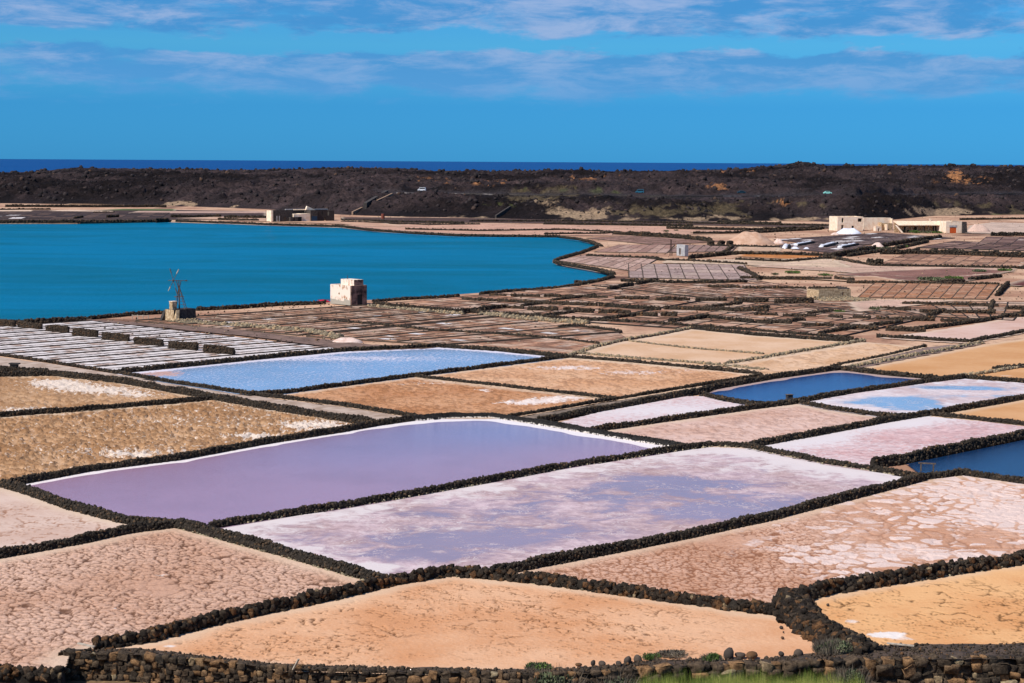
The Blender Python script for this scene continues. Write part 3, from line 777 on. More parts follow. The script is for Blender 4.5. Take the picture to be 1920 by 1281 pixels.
W9 = [(417, 744), (333, 752), (200, 763), (0, 778), (-160, 789)]
T = [(467, 739), (533, 735), (640, 721), (773, 704), (1007, 675), (1063, 668)]
U = [(215, 697), (300, 689), (500, 669), (640, 656), (823, 648), (933, 655), (1063, 668)]
Vw = [(773, 704), (807, 708), (973, 726), (1153, 746)]
X1 = [(953, 780), (1160, 746), (1240, 733), (1346, 716), (1428, 703)]
Z1 = [(1012, 787), (1140, 763), (1280, 738), (1346, 724), (1450, 706), (1558, 691)]
Y1 = [(1063, 668), (1170, 676), (1280, 686), (1346, 691), (1410, 698), (1428, 702)]
CC = [(1558, 691), (1576, 690), (1665, 700), (1764, 708), (1807, 706), (1920, 714), (2080, 726)]
BB = [(1107, 806), (1240, 787), (1417, 762), (1488, 753), (1594, 734), (1736, 714), (1807, 706)]
AA = [(1318, 738), (1350, 746), (1406, 756), (1450, 757), (1488, 753)]
DD = [(1495, 752), (1559, 765), (1672, 780), (1705, 780)]
EE = [(1332, 833), (1399, 835), (1523, 813), (1665, 786), (1771, 770), (1920, 744), (2080, 716)]
FF = [(1745, 776), (1821, 783), (1920, 794), (2080, 812)]
GG = [(1637, 867), (1700, 858), (1920, 813), (2080, 780)]
P20top = [(1063, 667), (1120, 648), (1167, 637), (1240, 625), (1296, 614), (1417, 626), (1560, 636), (1622, 638)]
DIAG = [(1360, 681), (1440, 668), (1530, 653), (1622, 638)]

surface('salt_pan_floor', A + E + Fw[4::-1] + [(130, 1216), (118, 1256), (-160, 1252)], 0.095, M['cracked_pink'], 'large pale pink pan of cracked mud at lower left',
        r_cracks(0.52, 0.07, 0.15, .6, seed=3), salt=[(300, 1078, 22, 3, .55), (215, 1141, 26, 2, .5), (40, 1152, 30, 3, .4), (283, 1116, 12, 3, .4)])
surface('salt_pan_floor', Fw + J[1:4] + [(1600, 1216), (1520, 1228), (1420, 1239), (1300, 1238), (1200, 1242), (1120, 1252), (1000, 1258), (900, 1256), (760, 1254), (650, 1251), (530, 1248), (360, 1229), (240, 1218)], 0.10, M['orange'], 'bright orange silt pan in the foreground with short broken cracks',
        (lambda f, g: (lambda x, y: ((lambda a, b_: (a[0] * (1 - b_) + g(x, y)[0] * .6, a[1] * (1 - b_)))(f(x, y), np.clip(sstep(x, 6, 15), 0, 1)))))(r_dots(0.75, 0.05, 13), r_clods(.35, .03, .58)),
        salt=[(320, 1212, 26, 5, .5), (1450, 1208, 30, 3, .35)])
surface('salt_pan_floor', I + [(2080, 1214), (1640, 1213)] + J[3:0:-1], 0.12, M['orange_right'], 'yellow orange silt pan at the lower right corner with a white salt tongue',
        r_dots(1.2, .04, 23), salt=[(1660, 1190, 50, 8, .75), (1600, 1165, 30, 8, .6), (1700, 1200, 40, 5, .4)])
def plates(x, y):
    k = sstep(x + (fbm(x / 5, y / 5, 3, 9) - .5) * 10, 8, 24)
    wx = x + (fbm(x * .45, y * .45, 2, 37) - .5) * 2.2; wy = y + (fbm(x * .45 + 40, y * .45, 2, 40) - .5) * 2.2
    f1, f2, cid = voro(wx / 1.6, wy / 1.6, 37)
    return k * (sstep(f2 - f1, .12, .34) * (.22 + .40 * cid) ) + (1 - k) * .18
def r_red(x, y):
    a, ca_ = r_cracks(0.5, 0.05, 0.2, .6, seed=33)(x, y)
    b2, cb_ = r_cracks(1.6, 0.06, 0.12, .7, seed=37)(x, y); cb_ = cb_ * .5
    k = sstep(x + (fbm(x / 5, y / 5, 3, 9) - .5) * 8, 19, 26)
    return a * (1 - k) + b2 * k, ca_ * (1 - k) + cb_ * k
surface('salt_pan_floor', Gw + I[::-1] + Fw[:6:-1], 0.11, M['red_crust'], 'reddish mud pan with pink and white salt plates on the right', r_red,
        salt=[(1900, 965, 110, 22, .75), (1560, 1050, 90, 10, .5), (1640, 1030, 160, 14, .42), (1780, 1040, 130, 12, .42), (1830, 920, 160, 24, .55), (1680, 985, 170, 22, .24), (1600, 1075, 60, 5, .4)], saltfn=lambda x, y, c: plates(x, y))
surface('salt_pan_floor', B + A[3::-1], 0.15, M['pale_pink'], 'smooth pale pink pan cut by the left edge',
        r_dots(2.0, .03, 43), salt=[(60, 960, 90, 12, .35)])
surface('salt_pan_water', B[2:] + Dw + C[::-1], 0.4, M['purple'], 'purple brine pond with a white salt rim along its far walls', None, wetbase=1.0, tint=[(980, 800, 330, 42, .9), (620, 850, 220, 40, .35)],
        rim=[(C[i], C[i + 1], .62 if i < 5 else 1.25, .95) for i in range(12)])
surface('salt_pan_floor', Dw + H[1:] + Gw[5::-1] + [(850, 1074), (740, 1088)] + E[:0:-1], 0.3, M['white_purple'], 'white salt pond with violet brine patches in the middle of the view',
        r_flat(.015), saltbase=0.17, wetbase=0.24,
        rim=[(Dw[i], Dw[i + 1], 3.0, .30) for i in range(6)] + [(H[i], H[i + 1], 3.0, .35) for i in range(5)] + [(E[i], E[i + 1], 2.5, .3) for i in range(4)],
        wet=[(860, 1012, 150, 16, .85), (800, 1040, 110, 14, .6), (1260, 905, 120, 14, .75), (1330, 960, 120, 12, .7), (1180, 930, 240, 18, .4), (1050, 1000, 200, 14, .3), (1420, 950, 120, 14, .35), (800, 965, 60, 8, .5), (1000, 970, 200, 26, .25), (560, 1010, 90, 16, .25), (1500, 935, 80, 12, .2)],
        salt=[(1450, 875, 200, 12, .3), (560, 1030, 120, 24, .15), (900, 992, 150, 4, .35), (860, 1012, 150, 12, -.30), (1260, 912, 120, 22, -.25), (1100, 960, 250, 34, -.10), (1300, 965, 130, 20, -.15), (700, 1062, 60, 8, .5), (1010, 1040, 80, 7, .2), (1600, 900, 100, 10, .2)])
surface('salt_pan_floor', C[:6] + Q8[:3:-1] + W9 + [(-160, 905)], 0.14, M['clod'], 'tan pan covered with rough mud clods and salt flecks on the left', r_clods(.46, .24, .50, 5, .75), saltbase=.30,
        salt=[(590, 800, 60, 8, .5), (480, 820, 60, 5, .42), (250, 850, 200, 8, .15), (350, 790, 200, 20, .08), (250, 855, 60, 4, .3)])
surface('salt_pan_floor', Q8[:5] + W9, 0.22, M['clod'], 'small tan pan at the left edge with a white salt spill', r_clods(.46, .2, .52, 15, .6), saltbase=.24,
        salt=[(110, 722, 60, 9, .55), (190, 733, 70, 8, .5), (260, 742, 40, 5, .35), (60, 770, 70, 5, .35)])
surface('salt_pan_water', U + T[4:0:-1] + R8[2::-1], 0.4, M['blue_glint'], 'bright blue brine pond flecked with floating salt and painted glitter', None, wetbase=.9,
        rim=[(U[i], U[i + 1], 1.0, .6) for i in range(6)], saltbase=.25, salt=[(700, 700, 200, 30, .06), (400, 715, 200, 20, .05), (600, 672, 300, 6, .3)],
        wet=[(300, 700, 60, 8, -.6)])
surface('salt_pan_floor', T[1:4] + Vw[1:] + [(953, 780), (923, 780), (850, 780), (783, 780), (640, 758), (500, 741)], 0.18, M['brown'], 'brown orange pan with white salt streaks below the blue pond', r_clods(.45, .12, .52, 25, .5), saltbase=.12,
        salt=[(1020, 752, 80, 6, .42), (1060, 745, 60, 5, .4), (910, 733, 30, 4, .4), (970, 757, 60, 4, .4), (850, 715, 90, 7, .25), (760, 722, 100, 6, .25)])
surface('salt_pan_floor', T[3:] + Y1[1:] + X1[3:0:-1] + Vw[2:0:-1], 0.2, M['tan'], 'light tan pan with rough surface right of the blue pond', r_clods(.5, .13, .54, 27, .5), saltbase=.08,
        salt=[(1060, 690, 110, 6, .5), (1180, 700, 90, 6, .45), (1300, 695, 60, 6, .3)])
surface('canal_floor', [(953, 780)] + X1[1:3] + Z1[2::-1], 0.5, simple('canal_silt', srgb(150, 130, 112), c2=srgb(110, 95, 80), scale=.8), 'grey floor of the narrow feeder canal')
surface('ground_silt', X1[2:] + [(1560, 688)] + Z1[4:1:-1], 0.6, M['cream'], 'pale strip of silt beside the dark blue pond', z=.0)
surface('salt_pan_floor', [(1035, 790)] + Z1[1:3] + AA[:3] + [(1417, 762)] + BB[1::-1], 0.3, M['white_pink'], 'narrow white salt pan right of the purple pond', r_flat(.04), saltbase=.52,
        salt=[(1220, 768, 150, 10, .2)])
surface('salt_pan_water', [(1318, 738)] + Z1[3:] + CC[1:4] + BB[5:3:-1] + AA[:1:-1], 0.4, M['deep_blue'], 'deep blue brine pond among the right hand pans', None, wetbase=1.0,
        rim=[(Z1[i], Z1[i + 1], 1.0, .8) for i in range(2, 5)] + [(CC[i], CC[i + 1], 1.1, .8) for i in range(0, 3)])
surface('salt_pan_floor', BB[:4] + DD[:3] + EE[3::-1] + C[11:9:-1], 0.2, M['pinkstone'], 'pale pinkish pan with pimpled mud in the centre right', r_clods(.45, .11, .55, 31, .4), saltbase=.05)
surface('salt_pan_floor', BB[4:] + CC[5:] + EE[:3:-1] + DD[::-1], 0.4, M['white_blue'], 'white salt pond with light blue pools at the right', r_flat(.02), saltbase=.44, wetbase=.14,
        salt=[(1680, 750, 80, 18, -.35), (1840, 730, 70, 6, -.35), (1880, 745, 90, 7, -.35)],
        wet=[(1670, 750, 80, 10, .55), (1700, 758, 60, 9, .5), (1740, 765, 60, 6, .5), (1770, 727, 60, 4, .7), (1850, 729, 60, 4, .6), (1880, 744, 90, 5, .4), (1610, 755, 60, 4, .3)])
surface('salt_pan_floor', EE[1:5] + FF[:3] + [(1995, 800)] + GG[2::-1] + H[4:1:-1], 0.3, M['white_pink'], 'white and pink speckled salt pan at the right', r_flat(.03), saltbase=.46,
        rim=[(EE[i], EE[i + 1], 3.0, .3) for i in range(1, 5)], salt=[(1700, 815, 130, 14, -.20), (1790, 805, 90, 7, -.12), (1600, 850, 80, 12, -.08)], wet=[(1480, 845, 60, 5, .5), (1730, 798, 50, 4, .4)])
surface('salt_pan_floor', EE[4:] + FF[::-1], 0.45, M['ochre'], 'smooth orange pan at the right edge', r_flat(.02))
surface('salt_pan_water', [(1722, 880)] + [(1700, 865), (1920, 820), (2080, 790)] + Gw[:5:-1], 0.4, M['deep_navy'], 'dark navy brine pond at the right edge', None, wetbase=1.0)
surface('salt_pan_floor', P20top + DIAG[::-1][1:] + Y1[2::-1], 0.5, M['cream'], 'wide cream silt pan with a low divider', r_flat(.05), salt=[(1480, 642, 60, 5, .3)])
surface('salt_pan_floor', DIAG + [(1736, 648), (1559, 688), (1428, 702), (1410, 698)], 0.3, M['cream'], 'cream pan between low rubble banks', r_clods(.7, .14, .54, 33, .4))
surface('path', [(1736, 648), (1790, 642), (1842, 641), (1720, 665), (1594, 689), (1559, 689)], 0.6, simple('grey_track', srgb(150, 125, 112), c2=srgb(125, 102, 92), scale=.6), 'greyish path between two cream pans')
surface('salt_pan_floor', [(1594, 690), (1720, 666), (1842, 643), (1920, 632), (2080, 612), (2080, 722), (1920, 713), (1807, 705), (1764, 707), (1665, 699)], 0.5, M['ochre'], 'smooth ochre pan at the right edge below the terraces', r_flat(.03), salt=[(1880, 705, 40, 5, .45), (1680, 688, 60, 5, .2)])
surface('salt_pan_floor', [(1648, 630), (1740, 618), (1842, 602), (1920, 588), (2080, 562), (2080, 592), (1920, 621), (1821, 640), (1771, 638)], 0.6, M['pinkstone'], 'flat pinkish pan at the right edge', r_flat(.04), saltbase=.12)

# ------------------------------------------------------------------ road and path strips
M_ROAD = simple('pale_track', srgb(200, 178, 160), 0.95, c2=srgb(165, 140, 120), scale=.5, bump=.3)
surface('path', [(-160, 655), (0, 667), (120, 682), (217, 698), (333, 718), (467, 738), (640, 759), (783, 781), (705, 791), (640, 781), (500, 759), (383, 739), (233, 712), (100, 692), (0, 682), (-160, 672)], 0.6, M_ROAD, 'pale dirt track running between the left pans', None, z=0.05)
M_ROAD2 = simple('brown_track', srgb(140, 112, 98), 0.95, c2=srgb(105, 84, 72), scale=.5, bump=.3)
surface('path', [(165, 596), (230, 600), (420, 613), (560, 628), (700, 643), (830, 646), (800, 650), (660, 655), (600, 645), (470, 628), (300, 611), (200, 602)], 0.6, M_ROAD2, 'brown earth track past the windmill', None, z=0.04)

# ------------------------------------------------------------------ crystalliser fields: floors with straight low dividers
def field(quad, nu, nv, floors, label, hd=0.22, wd=0.35, dv=None, big_every=0, white=0.0, drop=0.0, seed=1, z=0.03, dmat=None, hu=None, miss=0.12):
    """quad = px corners a,b,c,d. lines run a->d (nu of them along ab) and a->b (nv along ad)"""
    rg = np.random.default_rng(seed); hd *= .42; wd *= .55
    if hu: hu *= .42
    a, b_, c_, d_ = [G(*p, 0.1)[:2] for p in quad]
    def P(u, v): return a * (1 - u) * (1 - v) + b_ * u * (1 - v) + c_ * u * v + d_ * (1 - u) * v
    V = []; q = []; colr = []; sal = []; z = z + (seed % 7) * .006
    for i in range(nu):
        for j in range(nv):
            k = len(V)
            for (di, dj) in ((0, 0), (1, 0), (1, 1), (0, 1)):
                p_ = P((i + di) / nu, (j + dj) / nv); V.append((p_[0], p_[1], z + (i + j) % 2 * 0.004))
            q.append((k, k + 1, k + 2, k + 3))
            f_ = floors[int(rg.integers(0, len(floors)))]; f_ = np.array(f_) * rg.uniform(.86, 1.12)
            colr += [f_] * 4
            sal += [float(rg.random() < white) * rg.uniform(.42, 1)] * 4
    V = np.array(V); q = np.array(q)
    # make sure faces look up
    e1 = V[q[:, 1]] - V[q[:, 0]]; e2 = V[q[:, 3]] - V[q[:, 0]]
    if np.mean(e1[:, 0] * e2[:, 1] - e1[:, 1] * e2[:, 0]) < 0: q = q[:, ::-1]
    fl = mesh_np('salt_pan_grid_floor', V, q, M_CELL, {'col': np.array(colr), 'salt': np.array(sal)})
    struct(fl, label)
    for i in range(nu + 1):
        if i not in (0, nu) and rg.random() < drop: continue
        pts = [P(i / nu, v) for v in np.linspace(0, 1, 4)]
        big = big_every and i % big_every == 0
        v_, f_, _ = ridge(pts, (hu or hd) * (2.0 if big else 1), wd * (1.6 if big else 1), wd * .6, step=1.2, rough=.03, z0=-.1, seed=seed * 50 + i, wob=.1)
        o = mesh_np('divider', v_, f_, dmat or M_DIV, {'rnd': RNG.random(len(v_)) * .6, 'foot': np.zeros(len(v_))}, parent=fl)
    for j in range(nv + 1):
        if j not in (0, nv) and rg.random() < drop: continue
        big = dv and j % dv == 0
        pts = [P(u, j / nv) for u in np.linspace(0, 1, 4)]
        v_, f_, _ = ridge(pts, hd * (2.2 if big else 1), wd * (2.0 if big else 1), wd * .6, step=1.2, rough=.03, z0=-.1, seed=seed * 50 + 30 + j, wob=.1)
        o = mesh_np('divider', v_, f_, dmat or M_DIV, {'rnd': RNG.random(len(v_)) * .6, 'foot': np.zeros(len(v_))}, parent=fl)
    return fl

M_DIV = basalt('divider_stone', dark=(0.018, 0.014, 0.012), mid=(0.06, 0.045, 0.035), brown_at=1.5)
M_DIVT = basalt('earthy_divider', dark=(0.05, 0.036, 0.026), mid=(0.13, 0.092, 0.064), brown_at=1.5)
M_CELL, t, b = material('crystalliser_floor')
p = t.new('ShaderNodeTexCoord').outputs['Object']
c = t.mix(1.0, t.acolor('col'), t.mix(t.step(t.noise(p, .8, 5, .65), .32, .68), (.50, .45, .42), (1.08, 1.06, 1.05)), 'MULTIPLY')
c = t.mix(t.step(t.math('ADD', t.attr('salt'), t.math('MULTIPLY', t.math('SUBTRACT', t.noise(p, 1.0, 5, .6), .5), .9)), .45, .6), c, srgb(232, 220, 214, 1.25))
t.put(b.inputs['Base Color'], c); b.inputs['Roughness'].default_value = .8; b.inputs['Specular IOR Level'].default_value = .15
t.put(b.inputs['Normal'], t.bump(t.noise(p, 2.5, 5, .65), .4, .15))

tans = [srgb(150, 112, 88), srgb(170, 130, 104), srgb(210, 178, 152), srgb(205, 160, 128), srgb(215, 175, 148), srgb(190, 142, 112), srgb(212, 182, 160)]
dusk = [srgb(150, 118, 104), srgb(170, 138, 122), srgb(125, 96, 86)]
field([(-250, 628), (222, 694), (662, 656), (172, 601)], 24, 26, [srgb(235, 222, 215), srgb(205, 180, 165)], 'grid of small crystallising pans filled with white salt at left', hd=.11, wd=.5, dv=0, big_every=2, hu=.21, white=.85, seed=2)
field([(255, 601), (560, 627), (925, 592), (690, 572)], 13, 22, tans, 'grid of small tan evaporation pans behind the windmill track', hd=.16, wd=.42, big_every=4, hu=.30, seed=3, dmat=M_DIVT, drop=.1, white=.06)
field([(575, 629), (835, 646), (1165, 622), (935, 594)], 9, 22, tans, 'grid of small tan evaporation pans above the blue pond', hd=.16, wd=.42, big_every=3, hu=.28, seed=4, dmat=M_DIVT, drop=.1, white=.05)
field([(850, 646), (1060, 664), (1175, 634), (1160, 624)], 8, 10, tans, 'grid of small tan pans beside the cream pan', hd=.14, wd=.4, seed=5, dmat=M_DIVT)
field([(725, 569), (1100, 601), (1330, 560), (1080, 536)], 10, 18, tans, 'terraced tan pans near the lagoon with low stone dividers', hd=.3, wd=.6, seed=6, drop=.25)
field([(1100, 603), (1560, 633), (1760, 590), (1330, 562)], 13, 17, tans, 'terraced tan pans in the middle distance with broken walls', hd=.25, wd=.6, seed=7, drop=.3)
field([(1340, 561), (1600, 585), (1900, 600), (1930, 566)], 9, 15, tans, 'terraced tan pans at the right below the ruined hut', hd=.25, wd=.6, seed=8, drop=.3)
field([(1110, 534), (1330, 558), (1590, 556), (1400, 522)], 11, 14, tans, 'tan pans in front of the peninsula', hd=.25, wd=.6, seed=9, drop=.2)
field([(1608, 557), (1850, 560), (1872, 533), (1640, 530)], 11, 12, [srgb(205, 150, 115), srgb(215, 165, 130), srgb(200, 140, 100)], 'grid of orange tan pans behind the ruined hut', hd=.22, wd=.5, seed=10, dv=0, dmat=M_DIVT)
field([(1180, 520), (1420, 525), (1395, 496), (1178, 494)], 9, 5, [srgb(190, 165, 155), srgb(200, 172, 160), srgb(205, 180, 165)], 'long narrow grey pink pans on the peninsula', hd=.22, wd=.6, seed=11, dmat=M_DIVT, white=.0)
field([(1046, 488), (1190, 508), (1235, 484), (1105, 476)], 9, 2, [srgb(195, 160, 142), srgb(205, 172, 155)], 'slanting grey pink pans on the lagoon spit', hd=.22, wd=.55, seed=12, dmat=M_DIVT)
field([(1115, 472), (1250, 474), (1265, 459), (1160, 459)], 7, 2, [srgb(195, 160, 142), srgb(205, 172, 155), srgb(180, 142, 125)], 'slanting pans left of the small white block', hd=.22, wd=.55, seed=13, dmat=M_DIVT)
field([(1252, 473), (1372, 471), (1385, 459), (1272, 459)], 7, 2, [srgb(170, 138, 125), srgb(185, 152, 138)], 'slanting grey pans right of the small white block', hd=.22, wd=.55, seed=14, dmat=M_DIVT)
field([(1100, 446), (1230, 459), (1360, 452), (1180, 442)], 9, 4, [srgb(180, 142, 125), srgb(165, 128, 112)], 'herringbone pans at the head of the lagoon', hd=.22, wd=.55, seed=15, dmat=M_DIVT)
field([(1452, 449), (1570, 462), (1790, 446), (1655, 436)], 10, 10, [srgb(120, 98, 92), srgb(140, 118, 110), srgb(100, 80, 76)], 'dark crystallising pans in front of the farmstead', hd=.25, wd=.8, seed=16, white=.14, dmat=M_DIV)
field([(1440, 462), (1562, 474), (1640, 462), (1520, 452)], 7, 6, [srgb(150, 126, 118), srgb(120, 98, 92)], 'dark pans with salt heaps in front of the farmstead', hd=.25, wd=.8, seed=17, white=.1, dmat=M_DIV)
field([(1650, 494), (1990, 503), (2010, 476), (1725, 466)], 12, 12, [srgb(195, 148, 118), srgb(205, 160, 130), srgb(160, 120, 96)], 'brownish tan pans at the right edge below the farmstead', hd=.2, wd=.6, seed=18, dmat=M_DIVT, drop=.1)
field([(1830, 459), (2020, 465), (2040, 447), (1850, 444)], 6, 5, dusk, 'dark grey pans right of the farmstead', hd=.25, wd=.7, seed=19, white=.12)
field([(1720, 464), (1990, 472), (2010, 462), (1790, 452)], 6, 4, dusk, 'dusky terraced strips at the right edge', hd=.4, wd=.9, seed=20)
field([(-120, 410.5), (300, 410), (318, 399), (-60, 398)], 16, 5, [srgb(88, 70, 62), srgb(110, 88, 76), srgb(74, 58, 52)], 'dark little pans on the far shore at left', hd=.4, wd=.9, seed=21, white=.04, z=.12, dmat=M_DIV)
M_FLATS = {}
def flat(px, label, col, col2=None, res=1.2, z=0.035, mat=None):
    k = tuple(round(x, 3) for x in col)
    if mat is None:
        if k not in M_FLATS: M_FLATS[k] = pan_material('flat_soil', tuple(x * .72 for x in col), col2 or tuple(x * 1.05 for x in col), tuple(x * .5 for x in col), bump=.6, bscale=1.2, sk=.5, sscale=.3, speck=.45, mott=.6)
        mat = M_FLATS[k]
    return surface('ground_flat', px, res, mat, label, None, z=z + len(M_FLATS) * 0.003)
flat([(1240, 491), (1405, 495), (1600, 500), (1560, 484), (1400, 484), (1250, 486)], 'cream strip of bare flat behind the peninsula', srgb(226, 196, 164))
flat([(1405, 497), (1610, 510), (1750, 520), (1900, 508), (1920, 490), (1650, 496), (1570, 486)], 'bare pinkish flat in the right middle distance', srgb(214, 178, 152))
flat([(1560, 512), (1700, 524), (1820, 524), (1900, 506), (1800, 500), (1660, 506)], 'brown red damp flat at the right', srgb(150, 108, 92), z=.06)
flat([(1380, 479), (1480, 484), (1560, 479), (1520, 474), (1390, 473)], 'small orange pan in the distance', srgb(212, 138, 76), z=.05)
flat([(1380, 469), (1462, 470), (1466, 463), (1385, 461)], 'cream patch in front of the sand heap', srgb(214, 178, 146), z=.05)
flat([(700, 429), (860, 437), (1050, 440), (1240, 441), (1500, 430), (1300, 424), (900, 418), (640, 421)], 'pink beige flats along the far lagoon shore', srgb(216, 170, 142))
flat([(640, 419), (900, 416), (1300, 421), (1560, 426), (1560, 420), (1200, 411), (800, 407), (640, 406)], 'dark earth strips at the foot of the lava field', srgb(92, 70, 60))
flat([(-200, 412), (300, 411), (500, 409), (500, 396), (300, 392), (-200, 395)], 'dark earth terraces on the far shore at left', srgb(82, 64, 56))
flat([(-200, 396), (60, 395.6), (60, 393.4), (-200, 392.5)], 'cream strip on the far shore at the left edge', srgb(235, 205, 175), z=.08)
flat([(90, 395), (215, 396.5), (212, 395), (120, 392.6)], 'second cream strip on the far shore at left', srgb(235, 205, 175), z=.08)
flat([(120, 382.6), (300, 383), (320, 381.5), (150, 380)], 'sandy band under the lava field at left', srgb(225, 180, 135), z=.08)
flat([(180, 393.4), (330, 394.5), (330, 391.5), (230, 391)], 'strip of green weeds on the far shore', srgb(90, 110, 60), z=.10)
flat([(240, 399), (500, 399), (500, 396), (260, 395)], 'rosy strip on the far shore left of the ruin', srgb(200, 165, 145), z=.08)
flat([(330, 408.5), (510, 413), (510, 409), (420, 405.5)], 'rosy bank at the water in front of the ruin', srgb(215, 175, 145), z=.09)
flat([(430, 412), (640, 419), (700, 424), (760, 424), (700, 414), (560, 410)], 'rosy ground round the waterside ruin', srgb(216, 172, 140), z=.085)
flat([(1810, 436), (2050, 440), (2050, 420), (1860, 416), (1818, 422)], 'pale sandy ground behind the farmstead', srgb(216, 188, 165))
flat([(1500, 520), (1610, 527), (1700, 526), (1640, 516)], 'tan ground behind the broken wall', srgb(205, 160, 125), z=.05)
flat([(1606, 583), (1700, 573), (1790, 562), (1630, 560), (1590, 566)], 'open pinkish yard right of the ruined hut', srgb(218, 180, 155), z=.07)
flat([(1880, 533), (2060, 541), (2060, 520), (1920, 522)], 'dark red strip at the right edge', srgb(110, 62, 52), z=.05)

# ================================================================== WALLS
wall('dry stone wall between the pale pink pan and the large cracked pan', A, h=.75, foot=.25, size=.26)
wall('dry stone wall along the left end of the purple pond', B[1:], h=.8, foot=.3, size=.27)
wall('dark wall between the clodded pan and the purple pond', C[:7], h=.9, wb=1.3, size=.28)
wall('salt crusted bank at the far corner of the purple pond', C[6:], h=.8, wb=2.2, wt=.5, foot=.95, size=.20, mat=M_CRUST, crust=.36)
wall('dry stone wall between the purple pond and the white violet pond', Dw, h=.8, foot=1.0, size=.28)
wall('sloping wall from the purple pond corner down to the front wall', E, h=.8, wb=1.4, foot=.8, size=.26)
wall('rough wall of loose stones between the cracked pan and the orange foreground pan', Fw[:7], h=.72, wb=1.15, foot=.55, size=.33, singles=290)
wall('rough wall along the far right side of the orange foreground pan', Fw[6:], h=.72, wb=1.1, foot=.85, size=.33, singles=290)
wall('dark wall between the white violet pond and the reddish pan', Gw[:6], h=.8, foot=.3, size=.28)
wall('wall between the dark navy pond and the reddish pan', Gw[5:], h=.8, foot=.3, size=.28)
wall('wall with pale foot stones behind the white violet pond', H, h=.7, foot=1.0, size=.28)
wall('dark wall above the yellow orange corner pan', I, h=.95, wb=1.3, foot=.8, size=.32, singles=200)
wall('broad heap of black rubble dividing the two orange pans', J, h=[1.3, 1.25, 1.1, .9, .5], wb=4.0, wt=1.5, size=.36, singles=290, foot=.1, zc=.35)
wall('tall dark embankment wall on the near side of the pale track', Q8, h=1.15, wb=1.6, wt=.6, foot=.1, size=.3)
wall('dark wall on the far side of the pale track', R8, h=.65, size=.3, wb=1.0)
wall('wall between the small salty pan and the clodded pan', W9, h=.85, size=.3, foot=.2)
wall('wall on the near side of the bright blue pond', T, h=.75, size=.33)
wall('wall between the white salt grid and the bright blue pond', U[:4], h=.9, wb=1.3, size=.33)
wall('wall behind the right half of the bright blue pond', U[3:], h=.8, size=.33)
wall('wall between the brown pan and the light tan pan', Vw, h=.55, size=.3)
wall('thin dark wall on the far side of the feeder canal', X1, h=.55, wb=.7, wt=.4, size=.3)
wall('thick wall from the canal up to the deep blue pond', Z1, h=.95, wb=1.4, size=.33)
wall('wall above the light tan pan', Y1, h=.5, size=.33)
wall('wall on the far side of the deep blue pond', CC[:5], h=.85, size=.33)
wall('wall on the far side of the pond with blue pools', CC[4:], h=.7, size=.33)
wall('long wall from the narrow white pan to the deep blue pond', BB, h=.85, wb=1.2, size=.32, foot=.35)
wall('short wall closing the deep blue pond towards the camera', AA, h=.7, size=.32)
wall('wall between the pimpled pan and the pond with blue pools', DD, h=.75, size=.32)
wall('long wall above the white and pink speckled pan', EE[1:], h=.95, wb=1.3, size=.32, foot=.2)
wall('wall between the speckled pan and the smooth orange pan', FF, h=.7, size=.32)
wall('high wall along the far side of the dark navy pond', GG, h=1.35, wb=1.5, size=.34, foot=.3)
wall('low rubble bank on the left of the wide cream pan', P20top[:5], h=.35, wb=1.0, size=.38, mat=M_PALE)
wall('low wall behind the wide cream pan', P20top[4:], h=.5, size=.38)
wall('low diagonal rubble bank between the two cream pans', DIAG, h=.45, wb=1.0, size=.38, mat=M_PALE)
wall('very low divider inside the wide cream pan', [(1180, 639), (1300, 653), (1431, 663)], h=.22, wb=.7, size=.3, mat=M_PALE)
wall('pale rubble line above the light tan pan', [(1075, 661), (1180, 670), (1300, 679), (1440, 693)], h=.3, wb=1.2, size=.34, mat=M_PALE)
wall('rubble line beside the greyish path', [(1594, 687), (1720, 664), (1842, 641)], h=.45, wb=1.4, size=.4, mat=M_PALE)
wall('thin stone edge on the left of the greyish path', [(1559, 686), (1650, 668), (1736, 648)], h=.3, wb=.7, size=.35)
wall('low wall under the flat pinkish pan', [(1644, 629), (1771, 637), (1821, 639), (1920, 620), (2060, 598)], h=.65, size=.38)
wall('wall above the flat pinkish pan', [(1700, 618), (1842, 600), (1870, 595), (1920, 586), (2060, 562)], h=.7, size=.38)
wall('small rubble heap on the ochre pan', [(1862, 689), (1900, 687), (1960, 682)], h=.6, wb=2.0, size=.4)
wall('rubble line from the heap to the ochre pan corner', [(1790, 706), (1850, 698), (1920, 686)], h=.35, wb=1.0, size=.36, mat=M_PALE)
wall('dark wall between the track and the salt grid at left', [(0, 664), (90, 677), (215, 697)], h=.3, wb=.8, size=.3)
wall('dark step wall at the left edge above the small salty pan', [(-160, 690), (0, 693), (90, 698)], h=1.1, wb=1.4, size=.33)

